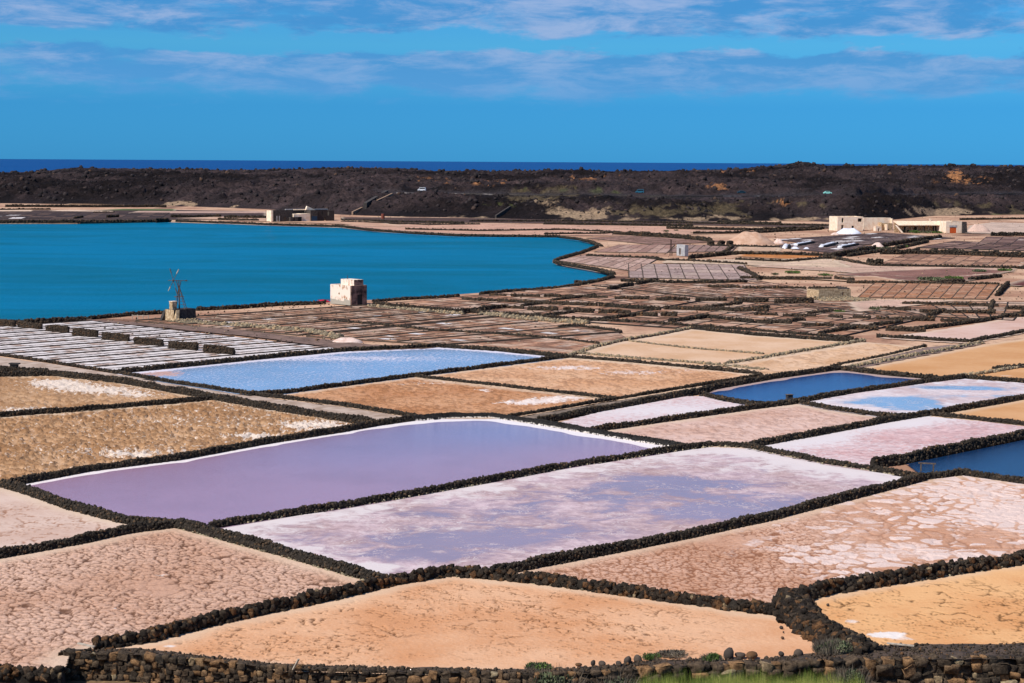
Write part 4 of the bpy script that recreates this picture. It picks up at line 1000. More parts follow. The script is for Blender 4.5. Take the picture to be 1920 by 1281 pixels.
# shore walls
shore_segs = [
    ('lagoon edge wall behind the salt grid at left', [(-120, 609), (0, 603), (80, 600), (160, 596)], .9),
    ('lagoon edge wall left of the windmill', [(165, 595), (240, 588), (305, 584)], .7),
    ('lagoon edge wall between the windmill and the pump house', [(368, 578), (440, 575), (520, 569), (610, 566)], .8),
    ('low lagoon edge right of the pump house', [(700, 563), (800, 557), (860, 553)], .5),
    ('lagoon edge bank below the head of the bay', [(900, 549), (960, 544), (1040, 539), (1085, 532)], .6),
    ('bank between lagoon bay and peninsula', [(1090, 531), (1125, 524), (1150, 517)], .7),
    ('stone edge on the near side of the lagoon spit', [(1152, 512), (1130, 506), (1100, 500), (1070, 495), (1040, 489)], .8),
    ('dark stone edge on the far side of the lagoon spit', [(1040, 487), (1060, 480), (1090, 472), (1120, 461)], 1.0),
    ('stone edge at the head of the lagoon', [(1128, 460), (1112, 453), (1085, 447), (1050, 443)], .8),
    ('far shore wall in front of the pink flats', [(1050, 442), (930, 441), (860, 440), (780, 436), (700, 430), (640, 423)], .9),
    ('far shore wall under the waterside ruin', [(640, 423), (560, 421), (500, 419), (420, 416), (330, 413)], .9),
    ('dark far shore wall at the left', [(320, 412.5), (200, 413.5), (0, 414), (-150, 414)], 1.6)]
for lab, px_, hh_ in shore_segs:
    far = px_[0][1] < 445
    wall(lab, px_, h=hh_, wb=1.6, wt=.7, size=.6 if far else .42, zc=hh_ * .4)

# freestanding windbreak walls in the salt grid
WB = [(-3, 27, 606, 'leftmost windbreak wall, at the edge of the picture'), (35, 78, 610, 'second windbreak wall from the left in the salt grid'), (87, 128, 617, 'third windbreak wall from the left in the salt grid'),
      (137, 182, 625, 'fourth windbreak wall from the left in the salt grid'), (192, 242, 632.5, 'fifth windbreak wall from the left, amid the salt grid'), (252, 305, 641, 'third windbreak wall from the right in the salt grid'),
      (317, 370, 649, 'second windbreak wall from the right in the salt grid'), (383, 438, 656.5, 'rightmost windbreak wall in the salt grid, the largest looking')]
M_BAS2 = basalt('brown_basalt', dark=(0.028, 0.020, 0.014), mid=(0.075, 0.054, 0.036), brown_at=.85)
for x0, x1, y, lab in WB:
    wall(lab, [(x0, y - 2), (x1, y + 1.5)], h=1.6, wb=1.1, wt=.8, size=.2, group='windbreak walls in the salt grid', mat=M_BAS2, zc=.5)

# ruined terrace walls in the middle distance
TW = [  # x0,y0,x1,y1,height px, label
 (867, 557, 928, 561, 8, 'terrace wall nearest the lagoon left of the gap'), (933, 561, 1027, 566, 8, 'long terrace wall right of the first gap'),
 (918, 551, 949, 552, 6, 'shortest of the rear windbreak walls by the lagoon'), (957, 552.5, 1012, 553, 7, 'second rear windbreak wall by the lagoon'), (1020, 553, 1079, 554, 7, 'third rear windbreak wall by the lagoon'),
 (1084, 554.5, 1140, 555, 7, 'fourth rear windbreak wall by the lagoon'), (1153, 556, 1217, 556.5, 9, 'fifth rear windbreak wall from the left'), (1229, 558, 1293, 558, 10, 'sixth rear windbreak wall from the left'),
 (1304, 558.5, 1362, 558.5, 10, 'windbreak wall third left of the ruined hut'), (1376, 560, 1441, 560.5, 11, 'windbreak wall second left of the ruined hut'), (1452, 561, 1525, 561, 13, 'windbreak wall directly left of the ruined hut'),
 (1029, 566, 1120, 569, 9, 'front terrace wall left half'), (1124, 569, 1238, 576, 10, 'front terrace wall right half'), (1244, 575, 1440, 579, 9, 'long terrace wall in front of the windbreaks'),
 (953, 574, 982, 575, 8, 'short wall stub in the left terrace'), (990, 576, 1047, 577, 10, 'stout wall block in the left terrace'), (1056, 577, 1070, 577.5, 9, 'tiny wall stub beside the stout block'), (1075, 579, 1113, 580, 12, 'tall wall block at the terrace edge'),
 (1123, 581, 1183, 582, 11, 'wall block right of the tall block'), (1188, 585, 1232, 587, 11, 'wall block above the grey yard'), (1240, 586, 1270, 587, 11, 'dark wall block in the terrace centre'),
 (1328, 535, 1387, 536.5, 6, 'first of the four walls behind the windbreaks'), (1392, 537, 1447, 538, 6, 'second of the four walls behind the windbreaks'), (1449, 537.5, 1511, 538, 6, 'third of the four walls behind the windbreaks'), (1516, 538, 1587, 539, 5, 'last of the four walls behind the windbreaks'),
 (1389, 518, 1559, 520, 7, 'long dark wall below the green bushes'), (1566, 519, 1601, 522, 8, 'rubble mound at the end of the long dark wall'), (1587, 527, 1874, 531, 5, 'long low wall above the orange grid'),
 (1693, 566, 1872, 570, 8, 'long wall right of the open yard'), (1651, 575.5, 1707, 578, 7, 'short wall beside the round green bush'), (1725, 581, 1867, 583, 9, 'long wall below the open yard'),
 (1413, 586, 1458, 587, 8, 'wall heap in the second terrace row, left'), (1467, 589, 1530, 590, 7, 'wall heap in the second terrace row, middle'), (1553, 591, 1580, 592, 7, 'small heap in the second terrace row'), (1599, 592, 1633, 593, 8, 'rounded heap in the second terrace row'), (1644, 594, 1753, 596, 8, 'long wall in the second terrace row'), (1764, 598, 1824, 599, 6, 'low wall at the right of the second row'),
 (1258, 575, 1350, 577, 7, 'low wall behind the dark block'), (1415, 600, 1484, 602, 9, 'wall block in the third terrace row'), (1504, 606, 1564, 607.5, 8, 'notched wall in the third terrace row'), (1576, 609, 1647, 612, 10, 'wall block near the path corner'), (1661, 613, 1736, 616, 9, 'mound shaped wall above the pink pan'), (1325, 591, 1413, 601, 8, 'sloping wall in the terrace centre'),
 (867, 581, 953, 572, 9, 'black shaded wall at the left of the terraces'), (979, 571, 1027, 565, 7, 'shaded cross wall behind the stout block'), (1033, 560, 1117, 552, 7, 'shaded cross wall among the rear windbreaks'), (997, 588, 1013, 587, 6, 'small dark stone heap in the left terrace'), (1022, 590, 1075, 582, 8, 'shaded broken wall in front of the tall block'),
 (1120, 596, 1190, 588, 8, 'shaded wall beside the grey yard'), (1193, 529, 1233, 523, 8, 'shaded wall near the peninsula'), (1140, 538, 1187, 531, 8, 'shaded rubble near the peninsula'), (1077, 527, 1098, 527, 9, 'square rubble pile at the water near the bay'),
 (1367, 580, 1442, 573, 7, 'shaded cross wall right of centre'), (1467, 601, 1509, 596, 8, 'shaded cross wall in the third row'), (1739, 588, 1771, 580, 9, 'shaded cross wall below the open yard'), (1537, 622, 1612, 610, 8, 'shaded broken wall at the front edge'), (1630, 607, 1690, 600, 9, 'shaded cross wall above the path corner'),
 (1817, 521, 1877, 515, 7, 'shaded rubble at the right edge of the flats'), (1757, 527, 1807, 523.5, 8, 'dark rubble beside the green weeds'), (1516, 585, 1562, 580, 7, 'row of dark stones below the hut'), (1321, 574, 1389, 566, 7, 'shaded stones beside the windbreaks'), (1254, 599, 1329, 591, 9, 'dark broken wall in the terrace centre'),
 (1870, 548, 1890, 528, 10, 'dark cross wall at the end of the orange grid'), (1854, 585, 1862, 562, 8, 'dark cross wall at the right of the yard'), (1885, 575, 1980, 577, 9, 'wall at the right edge of the terraces'),
 (1880, 590, 1960, 586, 9, 'wall mound at the right edge above the pink pan'),
]
for x0, y0, x1, y1, hp, lab in TW:
    d_ = G((x0 + x1) / 2, (y0 + y1) / 2 + hp / 2)[1]; h_ = hp * d_ / F * 1.25
    seg = [(x0, y0 ), ((x0 * 2 + x1) / 3, (y0 * 2 + y1) / 3), ((x0 + 2 * x1) / 3, (y0 + 2 * y1) / 3), (x1, y1)]
    hs = [h_ * random.uniform(.8, 1.1) for _ in seg]
    wall(lab, seg, h=hs, wb=1.0 + h_ * .3, wt=.6, size=.40, zc=h_ * .5, mat=M_BAS2 if abs(y1 - y0) < 6 else M_BAS)  # sunlit walls get lighter stone, shaded cross walls darker: light painted into colour
wall('bank of pale tumbled stones below the terraces', [(690, 573), (740, 577), (800, 583), (870, 588)], h=.6, wb=2.2, wt=.8, size=.45, mat=M_PALE)
wall('bank of pale tumbled stones in front of the left terrace', [(900, 587), (960, 593), (1040, 600), (1104, 604)], h=.7, wb=2.6, wt=.8, size=.48, mat=M_PALE)
wall('terrace edge wall behind the pale stones', [(700, 569), (800, 577), (883, 583), (1000, 592), (1120, 600), (1180, 602)], h=.7, wb=1.0, size=.4)
wall('pale stone bank beside the windmill track', [(335, 602), (400, 606), (500, 613), (580, 620), (640, 632)], h=.7, wb=3.0, wt=1.0, size=.5, mat=M_PALE)
wall('dark wall through the middle of the tan grid', [(600, 599), (700, 607), (800, 618), (940, 626), (1060, 636), (1125, 644)], h=.45, wb=1.0, size=.35)
wall('low wall of the grey yard', [(1048, 612), (1080, 610), (1130, 616), (1165, 621)], h=.5, wb=1.0, size=.35)
wall('long front edge wall of the terraces', [(1180, 602), (1300, 610), (1420, 619), (1530, 628), (1600, 634)], h=.55, wb=1.0, size=.38)

# far walls, each a long thin line of stones
FWALL = [
 ('dark high bank on the far shore at left', [(10, 384), (150, 384.5), (312, 384.5)], 2.2), ('dark wall on the far shore above the cream strip', [(-60, 393), (40, 391), (95, 391)], 1.0), ('dark wall end on the far shore', [(175, 397), (215, 396.5)], 1.2),
 ('dark mound on the far shore', [(200, 404), (222, 403)], 2.2), ('dark boat shaped bank on the far shore', [(140, 407), (155, 405)], 1.6), ('black wall at the waterline left of the rosy bank', [(293, 410), (315, 409)], 2.8),
 ('wall on the far shore left of the ruin', [(320, 403.5), (415, 403)], 2.0), ('second wall on the far shore left of the ruin', [(410, 409), (485, 411)], 1.4), ('terrace wall just left of the ruin', [(420, 404), (510, 405)], 2.2),
 ('long wall under the lava slope right of the ruin', [(640, 411), (760, 414), (870, 416)], 1.2), ('long low wall across the pink flats', [(760, 428), (900, 431), (1050, 429), (1150, 433)], 1.0), ('thin wall on the pink flats', [(640, 414), (800, 420), (900, 419)], .9),
 ('long thin wall along the lava foot', [(880, 413), (1100, 413), (1320, 417), (1560, 421)], 1.2), ('dark wall above the herringbone pans', [(1150, 433.5), (1250, 438), (1310, 444), (1335, 447)], 2.4),
 ('broad dark wall behind the flats', [(1020, 417), (1160, 419), (1300, 421)], 1.8), ('dark wall left of the farmstead', [(1250, 425), (1400, 428), (1545, 425)], 1.8), ('second dark wall left of the farmstead', [(1300, 435), (1420, 433), (1540, 427)], 1.4),
 ('grey wall in front of the lava slope', [(1345, 413.5), (1465, 417)], 2.4), ('wall line behind the grey pans', [(1235, 482), (1140, 479), (1100, 477)], .9), ('shaded wall leading off the small white block', [(1293, 479), (1360, 473), (1372, 471)], 1.6),
 ('wall at the foot of the sand heap', [(1330, 458), (1400, 460), (1462, 461)], 1.0), ('wall between the cream patch and the orange pan', [(1372, 472), (1470, 473), (1560, 476)], 1.5), ('diagonal wall right of the grey pans', [(1352, 474), (1375, 460)], 1.2),
 ('thick black wall beside the pink salt heap', [(1562, 475), (1600, 468), (1640, 461)], 2.2), ('second thick black wall up to the farmstead', [(1655, 457), (1700, 450), (1765, 441)], 1.8), ('long wall right of the pink salt heap', [(1590, 476), (1670, 465), (1740, 450)], 1.4),
 ('wall along the near side of the small orange pan', [(1380, 484), (1470, 488), (1560, 481)], .9), ('wall crossing from the block to the flats', [(1200, 481), (1240, 485), (1300, 487), (1400, 493)], .8),
 ('rubble wall under the block of piled stone', [(1560, 480), (1600, 489), (1640, 495), (1760, 497), (1930, 500)], 1.0), ('squat block of piled dark stone', [(1626, 487), (1656, 487)], 2.2), ('wall right of the black wall', [(1650, 468), (1760, 469), (1960, 477)], 2.4),
 ('wall below the grey pans along the peninsula', [(1165, 523), (1250, 527), (1340, 527), (1400, 526)], .9), ('slanting wall closing the grey pans', [(1385, 500), (1408, 510), (1425, 520)], 1.0), ('wall behind the farmstead at the right edge', [(1858, 436), (1920, 436), (2000, 437)], 2.2),
 ('low wall near the lava foot at the right edge', [(1800, 410), (1860, 409), (1960, 408)], 1.2), ('dark wall in the head bay terraces', [(1020, 437), (1130, 436), (1160, 434)], 1.0),
]
for lab, px_, h_ in FWALL:
    wall(lab, px_, h=h_, wb=1.3, wt=.7, size=.6, zc=h_ * .5, cover=1.0, mat=M_BAS)
for i, (x_, y_) in enumerate([(1716, 466), (1750, 467), (1787, 467), (1826, 469), (1865, 471), (1906, 473)]):
    words = ['first', 'second', 'third', 'fourth', 'fifth', 'sixth']
    wall(words[i] + ' small stone buttress from the left on the strips under the farmstead', [(x_ - 5, y_ + 3), (x_ + 6, y_ - 1)], h=1.2, wb=1.6, wt=.6, size=.5, group='small buttresses on the terraced strips', zc=.5)

# ================================================================== FOREGROUND retaining walls of single stones
def face_wall(label, top, zt, zb, size, nmax=300, seed=0, aspect=1.35):
    """a coursed face of single stones following the px line 'top' (its top edge at height zt)"""
    rg = np.random.default_rng(500 + seed)
    path = np.array([G(a, b_, zt)[:2] for a, b_ in top])
    Q, Tn, t_ = resample(path, .1); L = t_[-1]
    N = np.stack([Tn[:, 1], -Tn[:, 0]], 1)         # towards the camera when the path runs left to right
    root = empty('retaining_wall', (float(Q[0, 0]), float(Q[0, 1]), 0)); tag(root, label, 'stone wall')
    o_ = np.array([Q[0, 0], Q[0, 1], 0.0])
    # backing core
    V = []; 
    for i in range(0, len(Q), 4):
        x, y = Q[i]; n = N[i]
        V += [(x - n[0] * .1, y - n[1] * .1, zt - .10), (x - n[0] * .1 + n[0] * .25, y - n[1] * .1 + n[1] * .25, zb - .6), (x - n[0] * .7, y - n[1] * .7, zt - .12), (x - n[0] * .8, y - n[1] * .8, zb - .6)]
    V = np.array(V) - o_; k = np.arange(0, len(V) - 4, 4)
    q = np.concatenate([np.stack([k + a, k + b_, k + 4 + b_, k + 4 + a], 1) for a, b_ in ((1, 0), (0, 2), (2, 3))])
    core = mesh_np('core', V, q, M_DARKSOIL, parent=root)
    z = zt; stones = []; row = 0
    while z > zb:
        hh = size * rg.uniform(.75, 1.1); s_ = -rg.random() * size
        while s_ < L:
            wd = hh * rg.uniform(.75, 1.9) * aspect / 1.3
            stones.append((s_ + wd / 2, z - hh / 2 + rg.normal(0, size * .09), wd, hh * rg.uniform(.85, 1.25))); s_ += wd * .96
        z -= hh * .92; row += 1
    extra = []
    for j, (sc_, zc_, wd, hh) in enumerate(stones):
        i = int(np.clip(sc_ / .1, 0, len(Q) - 1)); n = N[i]; tt = Tn[i]
        batter = (zt - zc_) * .12
        P_ = np.array([Q[i, 0] + n[0] * (batter + rg.normal(0, .04)), Q[i, 1] + n[1] * (batter + rg.normal(0, .04)), zc_]) - o_
        a = rg.normal(0, .16)
        B_ = np.array([[tt[0], n[0], 0], [tt[1], n[1], 0], [0, 0, 1]])
        Rr = np.array([[math.cos(a), 0, -math.sin(a)], [0, 1, 0], [math.sin(a), 0, math.cos(a)]])
        Rm = B_ @ Rr
        sc = np.array([wd * 1.0, max(wd, hh) * .9, hh * 1.02])
        if j < nmax: stone_obj(P_, Rm, sc, root, M_BASF, int(rg.integers(0, 10)))
        else: extra.append((P_, Rm, sc))
    if extra:
        Vs = []; F3 = []; F4 = []; kk = 0; rn = []
        for (P_, Rm, sc) in extra:
            TV, TQ, TT = ROCKS[int(rg.integers(0, 10))]
            Vs.append((TV * sc) @ Rm.T + P_); F3.append(TT + kk); F4.append(TQ + kk); rn.append(np.full(len(TV), rg.random())); kk += len(TV)
        r = mesh_np('rubble', np.concatenate(Vs), [np.concatenate(F3), np.concatenate(F4)], M_BASFS, {'rnd': np.concatenate(rn), 'foot': np.zeros(kk)}, parent=root); r['kind'] = 'stuff'
    return root
M_BASFS = basalt('basalt_front_rubble', dark=(0.03, 0.026, 0.023), mid=(0.10, 0.075, 0.052), brown=(0.24, 0.125, 0.055), brown_at=.55, pale_at=.94)

# gravel bank between the front pans and the retaining wall, and the lower ground in front of it
def strip(name, px_up, px_lo, zu, zl, mat, label, n=160, m=8, bump=.06, kind='structure'):
    up = np.array([G(a, b_, zu) for a, b_ in px_up]); lo = np.array([G(a, b_, zl) for a, b_ in px_lo])
    def rs(P):
        s_ = np.concatenate([[0], np.cumsum(np.linalg.norm(P[1:] - P[:-1], axis=1))]); tt = np.linspace(0, s_[-1], n)
        return np.stack([np.interp(tt, s_, P[:, i]) for i in range(3)], 1)
    a, b_ = rs(up), rs(lo); ks = np.linspace(0, 1, m)[None, :, None]
    V = a[:, None] * (1 - ks) + b_[:, None] * ks
    V[..., 2] += (fbm(V[..., 0] * 1.4, V[..., 1] * 1.4, 4, 77) - .5) * bump * 2
    idx = np.arange(n * m).reshape(n, m)
    q = np.stack([idx[:-1, :-1], idx[:-1, 1:], idx[1:, 1:], idx[1:, :-1]], -1).reshape(-1, 4)
    o = mesh_np(name, V.reshape(-1, 3), q, mat); struct(o, label); return o
top_bank = [(118, 1218), (270, 1217), (360, 1227), (530, 1246), (650, 1249), (760, 1252), (900, 1254), (1000, 1256), (1120, 1250), (1200, 1240), (1300, 1236), (1420, 1237), (1520, 1226), (1600, 1214), (1680, 1208), (2000, 1206)]
strip('gravel_bank', top_bank, low_bank, .08, .12, M_DARKSOIL, 'dark gravel bank along the front of the pans', bump=.10)
face_wall('coursed retaining wall of small dark stones at the lower left', [(118, 1222), (250, 1225), (360, 1234), (530, 1250), (660, 1253)],   .18, -1.9, .31, seed=1, aspect=1.2)
face_wall('middle stretch of the front retaining wall behind the bushes', [(660, 1254), (760, 1258), (900, 1261), (1000, 1263), (1120, 1258), (1200, 1252)], .15, -1.4, .34, seed=2)
face_wall('right stretch of the front retaining wall with large brown stones', [(1200, 1252), (1300, 1245), (1420, 1243), (1520, 1239), (1600, 1236), (1750, 1230), (1960, 1232)], .18, -1.9, .43, seed=3)
wall('dark low wall at the lower left edge below the cracked pan', [(-160, 1256), (0, 1258), (118, 1264)], h=.55, wb=1.1, size=.33, singles=200, zc=.2)
M_LOWSOIL = simple('sandy_soil', srgb(150, 120, 85), .95, c2=srgb(100, 80, 58), scale=1.5, bump=.6)
struct(sheet('lower_ground', [(-700, -60), (800, -60), (800, 130), (-700, 130)], -1.2, M_LOWSOIL), 'lower stony ground in front of the retaining wall')

def litter(name, label, n, pick, size, mat, seed, zz0=0.0):
    rg = np.random.default_rng(seed); P = []
    while len(P) < n:
        x_, y_ = pick(rg); q = G(x_, y_, zz0); P.append(q)
    P = np.array(P); V, fs, at = scatter_rocks(P, rg.uniform(size[0], size[1], n) * (.6 + 1.2 * rg.random(n) ** 3), rg)
    o = mesh_np(name, V, fs, mat, at); tag(o, label, 'stones', kind='stuff'); return o
bank_top = np.array(top_bank); bank_low = np.array(low_bank)
def on_bank(rg):
    x_ = rg.uniform(125, 1990); a = np.interp(x_, bank_top[:, 0], bank_top[:, 1]); b_ = np.interp(x_, bank_low[:, 0], bank_low[:, 1]); return x_, a + (b_ - a) * rg.random() - .5
litter('gravel', 'loose dark gravel on the bank behind the front wall', 3600, on_bank, (.05, .15), M_BAS2, 41, .12)
lagoon_px = near_shore + far_shore
avoid = [A + E + [(0, 1200)]]
def on_flats(rg):
    while True:
        y_ = 404 + (655 - 404) * rg.random() ** 1.3; x_ = rg.uniform(-30, 1960)
        if inside(np.array([x_]), np.array([y_ + 2]), lagoon_px)[0] or inside(np.array([x_]), np.array([y_ - 2]), lagoon_px)[0]: continue
        if y_ > 600 and (x_ > 1050 or x_ < 180): continue
        if y_ > 645: continue
        return x_, y_
litter('rubble', 'loose dark stones strewn over the flats and terraces', 4500, on_flats, (.09, .27), M_BAS2, 42, .03)
litter('rubble', 'loose pale stones strewn over the flats and terraces', 3000, on_flats, (.09, .26), M_PALE, 43, .03)

# ================================================================== BUILDINGS AND THINGS
def openings_wall(mb, L, H, th, ops, z0=0.0):
    """a wall along +x from 0 to L, thickness th behind y=0 (towards +y), with real openings [(x0,x1,z0,z1)]"""
    xs = sorted({0, L, *[o[0] for o in ops], *[o[1] for o in ops]}); zs = sorted({z0, H, *[o[2] for o in ops], *[o[3] for o in ops]})
    for a, b_ in zip(xs, xs[1:]):
        run = None
        for c_, d_ in zip(zs, zs[1:]):
            hole = any(o[0] <= (a + b_) / 2 <= o[1] and o[2] <= (c_ + d_) / 2 <= o[3] for o in ops)
            if hole:
                if run: mb.box(a, b_, 0, th, run[0], run[1]); run = None
            else: run = (run[0], d_) if run else (c_, d_)
        if run: mb.box(a, b_, 0, th, run[0], run[1])

def place(px, py, ang, z=0.0):
    p_ = G(px, py, z); return (float(p_[0]), float(p_[1]), z), math.radians(ang)

def span(px, py, ang, pxe):
    """length along direction ang (deg) from the ground point at px,py until it is seen at px = pxe"""
    p_ = G(px, py); d_ = np.array([math.cos(math.radians(ang)), math.sin(math.radians(ang)), 0]); lo, hi = 0, 200
    s0 = 1 if pxe > px else -1
    for _ in range(50):
        m = (lo + hi) / 2; q = PX((p_ + d_ * m)[None])[0][0]
        if (q - pxe) * s0 < 0: lo = m
        else: hi = m
    return m

M_STONEH = simple('plastered_rubble', srgb(228, 200, 160), .95, c2=srgb(165, 136, 100), scale=2.5, bump=.8)
M_DSTONE = simple('dark_rubble_masonry', (0.085, 0.07, 0.06), .95, c2=(0.035, 0.03, 0.027), scale=2.0, bump=.9)
M_GREY = simple('grey_render', srgb(200, 198, 195), .9, c2=srgb(165, 165, 165), scale=1.2)
M_DOOR = simple('dark_door', (0.03, 0.025, 0.022), .7)
M_RUSTDOOR = simple('orange_garage_door', srgb(225, 105, 45), .6, c2=srgb(195, 85, 38))
M_GREYCEM = simple('grey_cement_base', srgb(190, 185, 170), .9, c2=srgb(150, 145, 128), scale=1.5)

# pump house: stained cube with a smaller raised box on the roof
loc, rz = place(659, 573, 44)
pump = empty('pump_house', loc, rz); tag(pump, 'small cream pump house with stained walls and raised roof box at the lagoon edge', 'pump house')
LB = span(659, 573, 44, 688); LA = span(659, 573, 134, 619.5); hh_ = 37 * loc[1] / F
print('pump', LA, LB, hh_)
M_PUMP, t, b = material('stained_limewash')
p = t.new('ShaderNodeTexCoord').outputs['Object']; sx = t.new('ShaderNodeSeparateXYZ'); t.l.new(p, sx.inputs[0])
zz_ = t.math('ADD', sx.outputs[2], t.math('MULTIPLY', t.math('SUBTRACT', t.noise(p, .9, 4, .6), .5), 1.3))
c = t.mix(t.step(zz_, .8, 1.0), srgb(178, 172, 156), srgb(248, 232, 212))
st = t.noise(t.mapping(p, sc=(1, 1, .35)), 2.2, 5, .65)
band = t.math('MULTIPLY', t.step(zz_, .8, 1.1), t.step(zz_, 1.2, 1.7, 1.0, 0.0))
c = t.mix(t.math('MULTIPLY', t.step(st, .48, .60), band), c, srgb(175, 120, 80))
c = t.mix(t.math('MULTIPLY', t.step(st, .50, .62), t.step(zz_, 2.5, 3.2)), c, srgb(185, 135, 100))
t.put(b.inputs['Base Color'], c); b.inputs['Roughness'].default_value = .9; b.inputs['Specular IOR Level'].default_value = .1
M_PUMP2 = simple('shaded_grimy_plaster', srgb(175, 138, 120), .95, c2=srgb(70, 58, 52), scale=.7, bump=.3)  # stains plus the shade of the right-hand faces, painted into the colour
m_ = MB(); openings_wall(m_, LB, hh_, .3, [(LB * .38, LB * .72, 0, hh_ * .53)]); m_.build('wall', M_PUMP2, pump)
w2 = MB(); openings_wall(w2, LA - .3, hh_, .3, [(LA * .50, LA * .50 + .35, hh_ * .5, hh_ * .5 + .35)]); o = w2.build('wall', M_PUMP, pump); o.rotation_euler = (0, 0, math.radians(90)); o.location = (.3, .3, 0)
MB().box(0.3, LB, LA - .3, LA, 0, hh_).build('wall', M_PUMP, pump)
MB().box(LB - .3, LB, .3, LA - .3, 0, hh_ - .003).build('wall', M_PUMP, pump)
MB().box(.3, LB - .3, .3, LA - .3, hh_ - .35, hh_ - .12).build('roof', M_WHITEWASH, pump)
MB().box(LB * .385, LB * .715, .14, .2, 0, hh_ * .525).build('door', M_DOOR, pump)
MB().box(LB * .30, LB * .9, LA * .10, LA * .72, hh_ - .13, hh_ + .95).build('roof_box', M_PUMP, pump)
MB().box(LB * .303, LB * .897, LA * .10 - .05, LA * .10, hh_ - .12, hh_ + .93).build('roof_box_face', M_PUMP2, pump)  # thin slab carrying the shade-darkened plaster on the box's right side
MB().bar((LB * .5, LA * .55, hh_ + .9), (LB * .5, LA * .55, hh_ + 1.6), .05).build('pipe', M_IRON, pump)
loc, rz = place(608, 567, 20); o = empty('boat_hull', loc, rz); tag(o, 'overturned red boat lying left of the pump house', 'boat')
m_ = MB(); ring = []
for i in range(9):
    t_ = i / 8; wv = math.sin(math.pi * min(1, .12 + t_ * .95)) ** .6
    ring.append([(t_ * 2.6 - 1.3, .5 * wv * math.cos(a), .05 + .42 * wv * math.sin(a)) for a in np.linspace(0, math.pi, 7)])
V = [p_ for r_ in ring for p_ in r_]; m_.add(V, [(i * 7 + j, i * 7 + j + 1, i * 7 + j + 8, i * 7 + j + 7) for i in range(8) for j in range(6)] + [tuple(range(7)), tuple(range(62, 55, -1))])
m_.build('hull', simple('red_paint', srgb(215, 40, 70), .5), o)
MB().box(-1.2, 1.2, -.03, .03, .45, .52).build('keel', simple('red_keel', srgb(170, 30, 50), .5), o)

# windmill on its masonry base
WA = 46
loc, rz = place(326, 603, WA)
base_ = empty('windmill', loc, rz); tag(base_, 'derelict timber windmill with bent vanes on a stone base', 'windmill')
ex, ey = math.cos(rz), -math.sin(rz)                      # local direction that points along world +x
m_ = MB(); m_.box(0, 4.3, 0, 2.5, -.3, 1.8, .12, .10); m_.build('masonry_base', M_DSTONE, base_)
m_ = MB(); m_.add([(-.07, .02, -.3), (-.07, 2.48, -.3), (.09, 2.38, 1.76), (.09, .12, 1.76), (.13, .02, -.3), (.13, 2.48, -.3), (.2, 2.38, 1.76), (.2, .12, 1.76)], [(0, 3, 2, 1), (4, 5, 6, 7), (0, 1, 5, 4), (1, 2, 6, 5), (2, 3, 7, 6), (3, 0, 4, 7)]); m_.build('plaster_facing', M_STONEH, base_)
m_ = MB(); m_.add([(-.8, 2.3, -.3), (0, 2.3, -.3), (.1, 2.3, 1.6), (-.8, 2.9, -.3), (0, 2.9, -.3), (.1, 2.9, 1.6)], [(0, 1, 2), (5, 4, 3), (0, 2, 5, 3), (0, 3, 4, 1), (1, 4, 5, 2)]); m_.build('buttress', M_DSTONE, base_)
m_ = MB(); m_.add([(-.25, -.9, -.2), (.3, -.9, -.2), (1.1, .05, 1.75), (.5, .05, 1.75), (-.25, .0, -.2), (.3, .0, -.2), (1.1, .25, 1.75), (.5, .25, 1.75)], [(0, 1, 2, 3), (7, 6, 5, 4), (0, 3, 7, 4), (1, 5, 6, 2), (3, 2, 6, 7), (0, 4, 5, 1)]); m_.build('ramp', M_STONEH, base_)
rgw = np.random.default_rng(8); pw = np.array([(rgw.uniform(-1.6, 3.8), rgw.uniform(-1.2, -.1) , .05 + rgw.random() * .25) for _ in range(160)])
V, fs, at = scatter_rocks(pw, rgw.uniform(.14, .32, 160), rgw); r_ = mesh_np('rubble', V, fs, M_PALE, at, parent=base_); r_['kind'] = 'stuff'
MB().box(.15, 1.0, .55, 1.35, 1.75, 3.0).build('chimney', M_STONEH, base_)
MB().box(.10, 1.05, .50, 1.40, 3.002, 3.08).build('chimney_cap', M_PLASTER, base_)
cx_, cy_, TOP = 1.62, .80, 6.25
def lx(wx, wy=0.0): return (cx_ + ex * wx + math.sin(rz) * wy, cy_ + ey * wx + math.cos(rz) * wy)    # world offset from the post, in local terms
MB().bar((cx_, cy_, 1.7), (cx_, cy_, 5.0), .12, .10).build('post', M_WOOD, base_)
for dx, dy in ((1.15, .3), (-.55, .5), (.95, -.4), (-.75, -.3)):
    a = lx(dx, dy); b2 = lx(dx * .06, dy * .06); MB().bar((*a, 1.75), (*b2, 5.2), .055, .045).build('leg', M_WOOD, base_)
for k_, z_ in enumerate((2.5, 3.0, 3.4, 3.85, 4.25, 4.6)):
    q_ = 1 - (z_ - 1.7) / 3.6; a = lx(.15, 0); b2 = lx(1.1 * q_ + .04, .1); MB().bar((*a, z_), (*b2, z_), .03).build('brace', M_WOOD, base_)
a, b2 = lx(-.75, 0), lx(.75, 0); MB().bar((*a, 3.72), (*b2, 3.72), .09, .09, 4).build('platform', M_WOOD, base_)
for wx in (-.42, .32, -.05): a = lx(wx, .1 * wx); MB().bar((cx_, cy_, 4.85), (*a, TOP), .075, .055).build('fork', M_IRON, base_)
hub = Vector((*lx(-.85, -.1), TOP)); tl = Vector((*lx(1.15, .1), TOP))
MB().bar(tuple(hub), tuple(tl), .05, .04).build('shaft', M_IRON, base_)
a, b2 = lx(.95, .1), lx(1.28, .1); MB().bar((*a, TOP - .01), (*b2, TOP - .01), .12, .12, 4).build('tail', M_IRON, base_)
a, b2 = lx(-.97, -.1), lx(-.75, -.1); MB().bar((*a, TOP), (*b2, TOP), .15, .15, 8).build('hub', M_IRON, base_)
